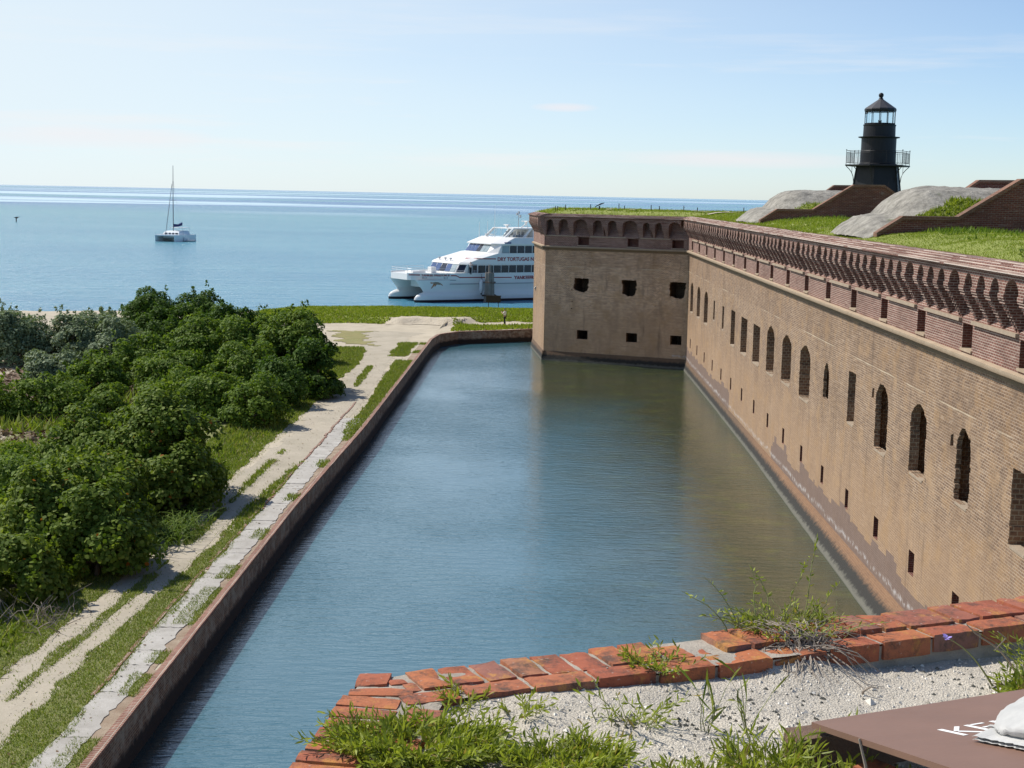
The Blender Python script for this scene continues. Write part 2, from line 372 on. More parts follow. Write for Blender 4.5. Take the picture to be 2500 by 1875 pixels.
def lichen_brick():
    m, nt, b, _ = new_mat('coping_brick'); p = POS(nt); isl = ISLAND(nt)
    r = ND(nt, 'ValToRGB', {0: isl}); e = r.color_ramp.elements
    e[0].color = C4((.44,.135,.058)); e[1].color = C4((.48,.18,.07))
    for q, c in ((.25,(.38,.105,.05)), (.5,(.50,.165,.06)), (.75,(.34,.115,.07)), (.92,(.24,.15,.12))): k = e.new(q); k.color = C4(c)
    col = MIX(nt, RANGE(nt, NOISE(nt, p, 14., 6., .7), .3, .7, 0., .6), r.outputs[0], MIX(nt, 1., r.outputs[0], (.62,.55,.55), 'MULTIPLY'))
    col = MIX(nt, RANGE(nt, NOISE(nt, p, 5.5, 9., .75), .53, .61, 0., .75), col, (.50,.235,.05))
    off = ND(nt, 'VectorMath', {0: p, 1: (7.3,2.1,4.4)}, operation='ADD').outputs[0]
    col = MIX(nt, RANGE(nt, NOISE(nt, off, 8.5, 10., .8), .49, .62, 0., .85), col, (.06,.04,.03))
    col = MIX(nt, RANGE(nt, NOISE(nt, off, 45., 3.), .66, .72, 0., .5), col, (.55,.46,.38))
    h = MATH(nt, 'ADD', NOISE(nt, p, 40., 7., .7), NOISE(nt, p, 12., 4.))
    setp(nt, b, col, .85, BUMP(nt, h, .55, .008)); return m
M['coping'] = lichen_brick()
M['mortar'] = soil('pale_mortar', (.52,.46,.38), (.30,.26,.21), s1=6., s2=30., bump=.8, dist=.01)
M['board'] = plain('brown_painted_board', (.205,.115,.080), .6, vary=.16, scale=5., bump=.05)
M['timber'] = plain('weathered_timber', (.15,.09,.06), .85, vary=.35, scale=12., bump=.4)
M['white_paint'] = plain('white_lettering', (.82,.82,.80), .6, vary=.05)
def cloth_mat():
    m, nt, b, _ = new_mat('sandbag_cloth'); p = POS(nt)
    w = ND(nt, 'TexWave', {'Vector': p, 'Scale': 160., 'Distortion': 1.5}); col = MIX(nt, RANGE(nt, NOISE(nt, p, 6., 6., .7), .35, .75), (.60,.59,.565), (.40,.40,.39))
    setp(nt, b, col, .9, BUMP(nt, MATH(nt, 'ADD', w.outputs[1], NOISE(nt, p, 25., 4.)), .4, .004)); return m
M['cloth'] = cloth_mat()

M['ship_white'] = plain('ship_white', (.80,.785,.755), .35, vary=.04, scale=.6)
M['ship_grey'] = plain('ship_grey', (.36,.38,.40), .5)
M['boot'] = plain('boot_paint', (.035,.012,.016), .5)
M['ship_red'] = plain('ship_red', (.30,.018,.030), .4, vary=.08)
M['navy'] = plain('navy_panel', (.015,.03,.16), .4)
M['glass_dark'] = plain('tinted_glass', (.008,.012,.028), .25, vary=.5, scale=1.3)
M['glass_blue'] = plain('windscreen_glass', (.06,.10,.22), .2, vary=.5, scale=1.2)
M['glass_pale'] = plain('pale_glass', (.30,.36,.38), .08, vary=.4, scale=1.)
M['deck_grey'] = plain('deck_grey', (.42,.43,.44), .7)
M['turtle'] = plain('turtle_orange', (.42,.16,.06), .5, vary=.4, scale=3.)
M['turtle_grey'] = plain('turtle_shell', (.28,.22,.16), .5, vary=.4, scale=6.)
M['steel'] = plain('rail_steel', (.62,.63,.64), .4, metal=.3)
M['pile'] = plain('wet_pile', (.21,.185,.16), .9, vary=.45, scale=3., bump=.5)
M['dark_wood'] = plain('dark_wood', (.045,.03,.024), .8, vary=.3)
M['fender'] = plain('fender_white', (.74,.74,.74), .45, vary=.06)
M['black'] = plain('black', (.012,.012,.013), .6)
def iron_mat():
    m, nt, b, _ = new_mat('black_iron'); p = POS(nt)
    col = MIX(nt, NOISE(nt, p, 1.4, 7., .7), (.006,.006,.009), (.018,.018,.022))
    col = MIX(nt, RANGE(nt, NOISE(nt, SCALE(nt, p, (3.,3.,.5)), 1.5, 5., .7), .60, .72, 0., .5), col, (.07,.045,.035))
    setp(nt, b, col, .5, BUMP(nt, NOISE(nt, p, 3., 5.), .15, .03)); b.inputs['Specular IOR Level'].default_value = .3; return m
M['iron'] = iron_mat()
M['iron_roof'] = plain('lantern_roof', (.055,.052,.055), .5, vary=.3)
def glass_mat():
    m, nt, b, out = new_mat('lantern_glass')
    t = ND(nt, 'BsdfTransparent', {0: (.86,.93,.96,1)}); g = ND(nt, 'BsdfGlossy', {0: (1,1,1,1), 'Roughness': .03}); f = ND(nt, 'Fresnel', {0: 1.45})
    mx = ND(nt, 'MixShader', {0: f.outputs[0], 1: t.outputs[0], 2: g.outputs[0]}); nt.links.new(mx.outputs[0], out.inputs[0]); return m
M['lens_glass'] = glass_mat()
M['skin'] = plain('skin', (.50,.30,.21), .6, vary=.05)
M['shirt'] = plain('white_shirt', (.76,.74,.73), .9, vary=.06)
M['trousers'] = plain('black_trousers', (.014,.013,.016), .9)
M['hair'] = plain('dark_hair', (.02,.014,.01), .7)
M['sail_blue'] = plain('sail_cover', (.03,.035,.13), .8)
M['gel_white'] = plain('gelcoat', (.74,.77,.78), .3, vary=.04)
M['mast_grey'] = plain('mast_alloy', (.16,.15,.17), .5)
M['orange'] = plain('orange_gear', (.55,.14,.05), .7)
M['flower'] = plain('violet_petal', (.34,.26,.62), .6)

def water(name, sea):
    m, nt, b, _ = new_mat(name); p = POS(nt); x, y, z = XYZ(nt, p)
    if sea:
        far = RANGE(nt, y, 200., 900.)
        n1 = MATH(nt, 'ADD', MATH(nt, 'MULTIPLY', NOISE(nt, SCALE(nt, p, (.004,.016,1.)), 1., 6., .6), .6), MATH(nt, 'MULTIPLY', NOISE(nt, SCALE(nt, p, (.03,.16,1.)), 1., 5., .65), .4))
        col = MIX(nt, RANGE(nt, n1, .35, .65), (.06,.235,.300), (.13,.33,.37))
        nearc = MIX(nt, RANGE(nt, n1, .35, .65), (.055,.215,.340), (.11,.30,.39)); col = MIX(nt, far, nearc, col)
        # shoals and deep channels towards the horizon
        ly = MATH(nt, 'LOGARITHM', MATH(nt, 'ADD', y, 1.), 10.)
        vec = ND(nt, 'CombineXYZ', {0: MATH(nt, 'MULTIPLY', MATH(nt, 'DIVIDE', x, y), 1.6), 1: MATH(nt, 'MULTIPLY', ly, 9.), 2: 0.}).outputs[0]
        sh = NOISE(nt, vec, 1., 3., .5); dist = RANGE(nt, y, 900., 1300.)
        col = MIX(nt, MATH(nt, 'MULTIPLY', dist, RANGE(nt, sh, .42, .52)), col, (.055,.160,.34))
        col = MIX(nt, MATH(nt, 'MULTIPLY', dist, RANGE(nt, sh, .53, .60)), col, (.52,.70,.76))
        h = MATH(nt, 'ADD', NOISE(nt, SCALE(nt, p, (.25,.9,1.)), 1., 6., .6), MATH(nt, 'MULTIPLY', NOISE(nt, SCALE(nt, p, (.06,.28,1.)), 1., 5., .65), 2.2))
        setp(nt, b, col, .2, BUMP(nt, h, .9, .7)); b.inputs['IOR'].default_value = 1.33
    else:
        # painted reflections: olive fort wall over weedy shallows, blue sky in mid moat
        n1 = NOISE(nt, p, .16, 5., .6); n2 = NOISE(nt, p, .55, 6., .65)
        bed = MIX(nt, RANGE(nt, n1, .35, .65), (.034,.050,.026), (.050,.058,.024))  # olive of the mirrored fort wall, put into the water colour
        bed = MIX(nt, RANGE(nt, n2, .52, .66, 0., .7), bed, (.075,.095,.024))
        deep = MIX(nt, n1, (.036,.118,.158), (.056,.145,.176))  # blue of the reflected sky mixed into the body colour
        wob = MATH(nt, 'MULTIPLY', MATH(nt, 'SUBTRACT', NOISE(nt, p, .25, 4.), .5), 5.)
        sh = MATH(nt, 'MAXIMUM', RANGE(nt, MATH(nt, 'ADD', x, wob), .5, 8.5), MATH(nt, 'MULTIPLY', RANGE(nt, MATH(nt, 'ADD', y, wob), 92., 116.), RANGE(nt, x, -2.5, .8)))  # mask where the fort would be mirrored instead of the sky
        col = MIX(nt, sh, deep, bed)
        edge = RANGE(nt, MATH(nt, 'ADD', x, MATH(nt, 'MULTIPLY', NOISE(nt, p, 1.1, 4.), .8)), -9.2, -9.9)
        col = MIX(nt, MATH(nt, 'MULTIPLY', edge, .8), col, (.030,.030,.016))  # reflection of the shaded quay painted as a dark strip
        gust = RANGE(nt, NOISE(nt, p, .07, 3.), .35, .65, .45, 1.25)
        h = MATH(nt, 'ADD', NOISE(nt, SCALE(nt, p, (.8,2.6,1.)), 1., 3., .5), MATH(nt, 'MULTIPLY', NOISE(nt, SCALE(nt, p, (2.2,8.,1.)), 1., 3., .6), .5))
        h = MATH(nt, 'MULTIPLY', h, gust)
        setp(nt, b, col, .035, BUMP(nt, h, .24, .2)); b.inputs['IOR'].default_value = 1.85
    return m
M['sea'] = water('sea_water', True)
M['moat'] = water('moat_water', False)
# ------------------------------------------------------------------ camera, light
def make_camera():
    A, P, R = rad(-.97), rad(7.31), rad(1.17)
    f = Vector((math.sin(A)*math.cos(P), math.cos(A)*math.cos(P), -math.sin(P)))
    r = Vector((math.cos(A), -math.sin(A), 0)); u = r.cross(f)
    rt = r*math.cos(R) + u*math.sin(R); up = u*math.cos(R) - r*math.sin(R)
    cam = bpy.data.cameras.new('camera'); o = bpy.data.objects.new('camera', cam); COL.objects.link(o)
    m = Matrix((rt, up, -f)).transposed().to_4x4(); m.translation = (0, 0, CAM_H); o.matrix_world = m
    cam.sensor_width = 36.; cam.lens = 51.84; cam.clip_start = .1; cam.clip_end = 300000.
    scene.camera = o
make_camera()

SUN_EL, SUN_AZ = 50., -66.        # azimuth from +y, negative to the left
def make_light():
    L = Vector((math.sin(rad(SUN_AZ))*math.cos(rad(SUN_EL)), math.cos(rad(SUN_AZ))*math.cos(rad(SUN_EL)), math.sin(rad(SUN_EL))))
    s = bpy.data.lights.new('sun', 'SUN'); s.energy = 4.95; s.angle = rad(.53); s.color = (1., .955, .88)
    o = bpy.data.objects.new('sun', s); COL.objects.link(o); o.rotation_euler = L.to_track_quat('Z', 'Y').to_euler()
    w = bpy.data.worlds.new('World'); scene.world = w; w.use_nodes = True; nt = w.node_tree; nt.nodes.clear()
    sky = ND(nt, 'TexSky'); sky.sky_type = 'NISHITA'; sky.sun_disc = False
    sky.sun_elevation = rad(SUN_EL); sky.sun_rotation = rad(SUN_AZ); sky.altitude = 0.
    sky.air_density = .7; sky.dust_density = .3; sky.ozone_density = 4.
    g = ND(nt, 'TexCoord').outputs['Generated']
    x, y, z = XYZ(nt, g)
    # thin bright veil of high cloud towards the sun, and streaks of cirrus low over the sea
    veil = MATH(nt, 'ADD', MATH(nt, 'MULTIPLY', x, math.sin(rad(SUN_AZ))), MATH(nt, 'MULTIPLY', y, math.cos(rad(SUN_AZ))))
    wisp = NOISE(nt, SCALE(nt, g, (1.6, 1.6, 9.)), 1.2, 5., .55)
    v = MATH(nt, 'MULTIPLY', RANGE(nt, veil, .02, .78), RANGE(nt, wisp, .25, .60, .75, 1.))
    v = MATH(nt, 'MULTIPLY', v, RANGE(nt, z, .75, .25))
    col = MIX(nt, v, sky.outputs[0], (5.35, 6.0, 6.45))
    n = NOISE(nt, SCALE(nt, g, (2.2, 2.2, 30.)), 1.7, 6., .6)
    band = MATH(nt, 'MULTIPLY', RANGE(nt, z, .0, .02), RANGE(nt, z, .16, .06))
    col = MIX(nt, MATH(nt, 'MULTIPLY', RANGE(nt, n, .54, .70), MATH(nt, 'MULTIPLY', band, .45)), col, (6.1, 6.0, 6.1))
    # two faint pinkish cloud streaks low on the right
    el = MATH(nt, 'DIVIDE', z, y); az = MATH(nt, 'DIVIDE', x, y)
    for a0, e0, wa, we, amt in ((.135, .0265, .085, .0062, .5), (.0147, .0585, .022, .0030, .55), (-.31, .033, .09, .008, .4)):
        d = MATH(nt, 'ADD', MATH(nt, 'POWER', MATH(nt, 'DIVIDE', MATH(nt, 'SUBTRACT', az, a0), wa), 2.), MATH(nt, 'POWER', MATH(nt, 'DIVIDE', MATH(nt, 'SUBTRACT', el, e0), we), 2.))
        d = MATH(nt, 'SUBTRACT', d, MATH(nt, 'MULTIPLY', NOISE(nt, SCALE(nt, g, (9., 9., 70.)), 2., 5., .6), .9))
        f = MATH(nt, 'MULTIPLY', MATH(nt, 'MULTIPLY', RANGE(nt, d, .75, -.45), amt), MATH(nt, 'GREATER_THAN', y, .1))
        col = MIX(nt, f, col, (6.2, 5.75, 5.95))
    col = MIX(nt, 1., col, (1.,1.,.985), 'MULTIPLY')
    bg = ND(nt, 'Background', {0: col, 1: .15}); out = ND(nt, 'OutputWorld'); nt.links.new(bg.outputs[0], out.inputs[0])
    vs = scene.view_settings; vs.view_transform = 'Standard'; vs.look = 'None'; vs.gamma = 1.; vs.exposure = 0.
make_light()
scene.render.engine = 'CYCLES'
try:
    scene.cycles.max_bounces = 6; scene.cycles.diffuse_bounces = 3; scene.cycles.glossy_bounces = 3; scene.cycles.transparent_max_bounces = 12
except Exception: pass

# ------------------------------------------------------------------ water, land
def quay_x(y): return interp(y, [5, 65, 88, 143, 148, 151.4], [-10.75, -10.75, -10.35, -10.3, -9.9, -8.2])
QUAY = [(-10.75,4), (-10.75,65), (-10.35,88), (-10.3,143), (-9.9,148), (-8.2,151.4), (-4.,153.8), (-.7,156), (10,160.5), (34,167)]
def far_wall_y(x): return interp(x, [-10.3,-9.9,-8.2,-4,-.7,10,34,60], [143,148,151.4,153.8,156,160.5,167,172])
def shore_y(x): return interp(x, [-110,-62,-50,-40,-27,-17,-1,40], [160,169.5,172.5,176,187,194,202,214])
def land_z(x, y):
    sy = shore_y(x); d = sy - y
    z = 1.27 + .10*nz(x, y, 3., .21) + .05*nz(x, y, 9., .9)
    if x > -14: z = lerp(z, 1.27 + .02*nz(x, y, 9., .9), sstep(-14, -12.5, x) if y < 146 else 0.)
    # berm towards the sea
    if x > -34:
        w = sstep(-34, -25, x)
        foot = 158.5 + 1.2*nz(x, 0, 5., .35) + interp(x, [-26,-17,-15,-9,-6,0], [1.,1.,0.,0.,3.,3.])
        steep = interp(x, [-19,-16,-8,-6], [6.,1.8,1.8,7.])
        z += w * (.55*sstep(foot, foot+steep, y)*sstep(196, 166, y) + .10*nz(x, y, 1., .3)*sstep(foot, foot+4, y))
    z = lerp(-.35, z, sstep(-1.5, interp(x, [-60,-40,-27,0], [5,5,14,26]), d))
    return z
def water_plane(name, mat, pts, z):
    b = MB(); b.add([(x, y, z) for x, y in pts], [tuple(range(len(pts)))]); o = b.build(name, mat, recalc=False); o['kind'] = 'structure'; return o
B = 90000.
water_plane('sea', M['sea'], [(-B,-2000), (B,-2000), (B,B), (-B,B)], 0.)
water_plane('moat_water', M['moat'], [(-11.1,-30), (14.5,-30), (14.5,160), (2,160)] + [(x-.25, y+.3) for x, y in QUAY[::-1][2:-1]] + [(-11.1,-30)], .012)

def land_patch(name, xs_fn, ys, nx, mat, zoff=0., keep=None):
    P = np.zeros((len(ys), nx, 3))
    for j, y in enumerate(ys):
        x0, x1 = xs_fn(y)
        for i in range(nx):
            t = i/(nx-1); t = 1-(1-t)**1.35
            x = lerp(x0, x1, t); P[j, i] = (x, y, land_z(x, y) + zoff)
    return grid_mesh(name, P, mat)
ys = np.arange(8, 208, .6)
g = land_patch('ground', lambda y: (-105., quay_x(min(y, 143)) - .05 if y <= 143 else -10.35), ys, 150, M['sand']); g['kind'] = 'structure'
P = np.zeros((90, 110, 3))
for i, x in enumerate(np.linspace(-10.35, 44, 110)):
    y0 = far_wall_y(x) + .1; y1 = shore_y(x) + 3
    for j in range(90):
        y = lerp(y0, y1, j/89); P[j, i] = (x, y, land_z(x, y))
g = grid_mesh('ground', P, M['sand']); g['kind'] = 'structure'

def patch_sheet(name, mat, x0, x1, y0, y1, st, inside, zoff, kind='structure', zf=land_z):
    """ragged ground sheet made of the small cells where inside(x,y) > 0"""
    nx, ny = int((x1-x0)/st)+1, int((y1-y0)/st)+1
    P = np.zeros((ny, nx, 3)); K = np.zeros((ny, nx))
    for j in range(ny):
        for i in range(nx):
            x, y = x0+i*st, y0+j*st; K[j, i] = inside(x, y); P[j, i] = (x, y, zf(x, y) + zoff if K[j, i] > -2 else 0)
    keep = (K[:-1,:-1] > 0) & (K[1:,1:] > 0) & (K[:-1,1:] > 0) & (K[1:,:-1] > 0)
    if not keep.any(): return None
    o = grid_mesh(name, P, mat, keep); o['kind'] = kind; return o
def scatter(x0, x1, y0, y1, dens, inside, zf=land_z, zoff=0.):
    n = int((x1-x0)*(y1-y0)*dens); X = RNG.uniform(x0, x1, n); Y = RNG.uniform(y0, y1, n)
    pts = [(x, y, zf(x, y) + zoff) for x, y in zip(X, Y) if inside(x, y) > 0]
    return np.array(pts) if pts else np.zeros((0, 3))

# the two-wheel sandy track
def road_in(x, y):
    l = interp(y, [20,57,64,82,106,122,131,140,150], [-15.6,-15.1,-15.0,-14.6,-14.6,-14.9,-15.6,-17.5,-19.])
    r = interp(y, [20,64,72,84,95,107,122,130,145,150], [-13.0,-12.8,-12.1,-11.95,-11.4,-11.7,-12.2,-12.35,-12.4,-11.5])
    return min(x - l, r - x) + .35*nz(x, y, 2., .9) + .12*nz(x, y, 7., 4.)
patch_sheet('track', M['road'], -20, -10.8, 12, 150, .25, road_in, .010)

# grass strips: value > 0 is grass
def strip(x, c, w): return w - abs(x - c)
def grass_near(x, y):
    n = .24*nz(x, y, 4., .55) + .12*nz(x, y, 8., 2.2) + .06; v = -9.
    # verge between track and walkway
    if y < 76:
        l = interp(y, [20,43,58,64,72,76], [-13.75,-13.35,-12.75,-12.85,-12.45,-12.25]); r = interp(y, [20,40,60,76], [-12.2,-12.1,-12.1,-12.2])
        v = max(v, min(x - l, r - x) + n)
    # middle strip between the wheel ruts
    for a, b2, w in ((39.2,41.6,.12), (42.0,52.5,.22), (53.2,54.4,.08), (57.6,64.,.20), (66.,76.,.14), (78.,79.,.10), (106.5,119.,.22)):
        c = interp(y, [39,50,58,76,106,119], [-14.45,-14.0,-13.85,-13.75,-13.2,-13.6])
        if a-.6 < y < b2+.6: v = max(v, strip(x, c, w) - max(0, a - y, y - b2)*.5 + n*.55)
    # left verge under the shrubs
    l = interp(y, [20,42,57,64,82,100,110,120,131,134], [-15.5,-15.25,-15.0,-15.0,-15.0,-14.9,-14.95,-14.8,-15.4,-16.2])
    if x > -30 and y < 134: v = max(v, l - x + n)
    # long strip on the quay further on
    if 82 < y < 124:
        v = max(v, min(x - interp(y, [82,88,95,107,122,124], [-10.9,-11.5,-11.25,-11.6,-12.0,-12.0]), -10.45 - x, y - 83) + n*.7)
    if 127 < y < 139: v = max(v, min(strip(x, -12.2, .75), y-127, 139-y) + n)
    # tufts along the moat wall
    for a, b2, w in ((28,36.3,.42), (39.6,41.4,.32), (42.5,43.6,.30), (46.5,51.,.45), (52.2,54.2,.35), (58.5,60.2,.33), (66,67.4,.30), (74.5,76.5,.26), (130,132,.3), (137.5,139,.3)):
        if a-.5 < y < b2+.5: v = max(v, min(strip(x, quay_x(y)-.48, w), y-a, b2-y) + n*.55)
    return v if x < quay_x(y) - .2 else -9.
def grass_shade(x, y): return grass_near(x, y)
patch_sheet('turf', M['earth'], -30, -10.4, 24, 140, .22, grass_near, .022)
pts = scatter(-18, -10.5, 26, 60, 700, grass_near); pts2 = scatter(-18.5, -10.5, 60, 140, 190, grass_near)
V = np.concatenate([blade_verts(pts, .085, .030, 1.1), blade_verts(pts2, .14, .065, 1.1)])
halo = lambda x, y: .35 if -.28 < grass_near(x, y) <= 0 and RNG.random() < .35 else -1
pts3 = scatter(-18, -10.8, 26, 92, 150, halo)
V = np.concatenate([V, blade_verts(pts3, .06, .03, 1.4)])
o = np_mesh('grass', V, 3, M['grass']); tag(o, kind='stuff')
def track_debris():
    pts = scatter(-16, -11, 26, 130, 1.1, lambda x, y: 1); Nn = RNG.normal(size=(len(pts), 3))*.3; Nn[:,2] = 1; Nn /= np.linalg.norm(Nn, axis=1)[:,None]; pts[:,2] += .05
    o = np_mesh('fallen_leaves', leaf_verts(pts, Nn, .11, .07), 4, leafy('fallen_leaf', [(.10,.05,.025),(.20,.11,.06),(.30,.22,.12)], trans=.1)); tag(o, kind='stuff')
track_debris()
def pebbles():
    P = scatter(-16, -11.4, 26, 120, 9., lambda x, y: max(road_in(x, y), 0) if RNG.random() < .8 else -1); b = MB(); r = random.Random(2)
    for x, y, z in P:
        q = r.uniform(.008, .03); a = r.uniform(0, 6.28); pts = [(x+q*r.uniform(.7,1.4)*math.cos(a+k*1.57), y+q*r.uniform(.7,1.4)*math.sin(a+k*1.57), z+.008) for k in range(4)]
        b.add(pts + [(x, y, z+.012+q*.7)], [(0,1,4),(1,2,4),(2,3,4),(3,0,4)])
    o = b.build('pebbles', M['pebble'], recalc=False); tag(o, kind='stuff')
pebbles()

# berm grass by the sea
def berm_in(x, y):
    sy = shore_y(x); n = 1.0*nz(x, y, 2., .28) + .6*nz(x, y, 6., 1.1)
    a = interp(x, [-48,-40,-32,-26,-17,-15,-8.5,-6,-4,0,40], [166,160,156,157,158.8,162.4,162.6,161.5,162.8,163.4,166])
    v = min(y - a + n*.8, sy - 1.0 - y + n*.3, x + 33 + n)
    # greener sward beside the wall under the bastion
    if x > -9.5: v = max(v, min(x + 9 , y - far_wall_y(x) - 1.1, 160.2 - y + .16*(x+6)) + n*.45)
    return v
patch_sheet('turf', M['earth_bright'], -50, 42, 150, 214, .6, berm_in, .03)
pts = scatter(-48, 6, 152, 206, 46, berm_in)
o = np_mesh('grass', blade_verts(pts, .20, .20, 1.0), 3, M['grass_bright']); tag(o, kind='stuff')
def bank_in(x, y): return min(x + 16.4, -8.0 - x, y - 158.0, 162.3 - y) + .5*nz(x, y, 3., .8) + .3*nz(x, y, 5., 2.)
def dirt_in(x, y): return min(x - (quay_x(y)-.80), quay_x(y)-.20 - x) + .12*nz(x, y, 6., .9) + .05 if y < 140 else -1
patch_sheet('dirt', M['dirt'], -11.8, -10.4, 22, 140, .14, dirt_in, .012)
patch_sheet('eroded_bank', M['bank'], -18, -6, 156, 164, .22, bank_in, .04)
def dry_in(x, y): return min(x - interp(y, [136,149],[-18.3,-21.5]), interp(y, [136,149],[-15.3,-16.6]) - x, y-136, 149.5-y) + 1.6*nz(x, y, 3., .35) + .9*nz(x, y, 1., 1.4) - .3
patch_sheet('dry_turf', M['drygrass'], -24, -14, 134, 152, .25, dry_in, .03)
def litter_in(x, y): return min(x + 40, -25.5 - x, y - 90, 113 - y) + 1.2*nz(x, y, 3., .4)
patch_sheet('leaf_litter', M['litter'], -42, -24, 78, 114, .5, lambda x, y: max(litter_in(x, y), min(x+29, -21-x, y-76, 86-y) + 1.2*nz(x, y, 3., .4)), .03)
def dead_leaves():
    pts = scatter(-41, -21, 76, 114, 9, lambda x, y: 1)
    Nn = RNG.normal(size=(len(pts), 3)); Nn[:, 2] = abs(Nn[:, 2]) + .6; Nn /= np.linalg.norm(Nn, axis=1)[:, None]
    pts[:, 2] += .08; m = leafy('dead_leaf', [(.12,.06,.035),(.20,.125,.08),(.33,.26,.19)], trans=.1)
    o = np_mesh('dead_leaves', leaf_verts(pts, Nn, .42, .2), 4, m); tag(o, kind='stuff')
dead_leaves()

# ------------------------------------------------------------------ moat wall, walkway
def offset_poly(pl, d):
    out = []
    for i, p in enumerate(pl):
        a = Vector(pl[max(i-1, 0)]); b = Vector(pl[min(i+1, len(pl)-1)]); t = (b-a).normalized(); n = Vector((-t.y, t.x)); out.append(Vector(p) + n*d)
    return out
def build_quay():
    t = empty('moat_wall', (-10.75, 60, 0), 'low dark brick wall edging the far bank of the moat beside the sandy track', 'moat wall')
    dense = []
    for a, b in zip(QUAY[:-1], QUAY[1:]):
        n = max(1, int((Vector(b)-Vector(a)).length/.6))
        for k in range(n): dense.append((lerp(a[0], b[0], k/n), lerp(a[1], b[1], k/n)))
    dense.append(QUAY[-1])
    def ring(off, zf): return [(p.x, p.y, zf(p)) for p in offset_poly(dense, off)]
    top = lambda p: 1.315 + .02*nz(p.x, p.y, 0, .8)
    b = MB(); b.loft([ring(-.10, lambda p: -.5), ring(-.03, lambda p: .45), ring(0, lambda p: top(p)), ring(.24, lambda p: top(p)-.03), ring(.24, lambda p: -.5)], closed=False)
    b.build('wall', M['quay'], t, uv=True)
    b = MB(); b.loft([ring(-.025, lambda p: top(p)-.085), ring(-.025, lambda p: top(p)+.004), ring(.23, lambda p: top(p)+.006), ring(.23, lambda p: top(p)-.085)], closed=False)
    b.build('brick_coping', M['quay_top'], t, uv=True)
build_quay()

def build_walkway():
    b = MB(); y = 24.; random.seed(3)
    def edge(y, side):
        if side: return interp(y, [24,40,60,78,90], [-11.42,-11.32,-11.12,-11.1,-10.95]) + .10*nz(y, 0, 1., .8)
        return interp(y, [24,40,50,66,78,90], [-12.25,-12.1,-12.12,-12.05,-12.1,-12.1]) + .16*nz(y, 0, 5., .5)
    while y < 90:
        L = random.choice([.5,.7,.9,1.2,1.5,2.2]) * (1.6 if y < 45 else 1.); n = 7
        q = [random.uniform(-.05,.05) for _ in range(n+1)]; q2 = [random.uniform(-.05,.05) for _ in range(n+1)]
        def row(yy, jit): return [(lerp(edge(yy,0), edge(yy,1), i/n), yy + jit[i], 0) for i in range(n+1)]
        lo = row(y + .018, q); hi = row(y + L - .018, q2 if random.random() < .7 else q)
        m = max(2, int(L/.25)); left = [(edge(lerp(y,y+L,k/m),0)+random.uniform(-.04,.04), lerp(y,y+L,k/m), 0) for k in range(1, m)]
        right = [(edge(lerp(y,y+L,k/m),1)+random.uniform(-.06,.06), lerp(y,y+L,k/m), 0) for k in range(1, m)]
        loop = lo + right + hi[::-1] + left[::-1]; zz = 1.305 + random.uniform(-.010, .010)
        b.extrude([(p[0], p[1], zz-.09) for p in loop], (0,0,.09)); y += L
    o = b.build('path', M['slab']); o['kind'] = 'structure'
    # brick edging on the landward side
    b = MB(); y = 26.
    while y < 98:
        L = random.uniform(.4, 1.6)
        if nz(y, 0, 2., .22) > -.22 or y > 62:
            x = (edge(y,0) if y < 88 else -12.1) - .10 + random.uniform(-.04,.04); b.box(x-.07, x+.05, y, y+L, 1.2, 1.30 + random.uniform(0,.03))
        y += L + random.uniform(0, .25)
    o = b.build('brick_edging', M['quay_top'], uv=True); o['kind'] = 'structure'
build_walkway()
# ------------------------------------------------------------------ the fort
C0 = (13.4, 133.2); C1 = (.55, 138.45); C2 = (-.55, 150.4)
class Frame:
    """local (s along the wall, n outward, z)"""
    def __init__(f, o, d, nrm): f.o = Vector((*o, 0)); f.d = Vector((*d, 0)).normalized(); f.n = Vector((*nrm, 0)).normalized()
    def __call__(f, p): return tuple(f.o + f.d*p[0] + f.n*p[1] + Vector((0, 0, p[2])))
FC = Frame(C0, (0,-1), (-1,0))
dF = Vector(C1) - Vector(C0); FF = Frame(C0, dF, (-dF.y, dF.x))
dG = Vector(C2) - Vector(C1); FG = Frame(C1, dG, (-dG.y, dG.x)); LEN_F = dF.length; LEN_G = dG.length

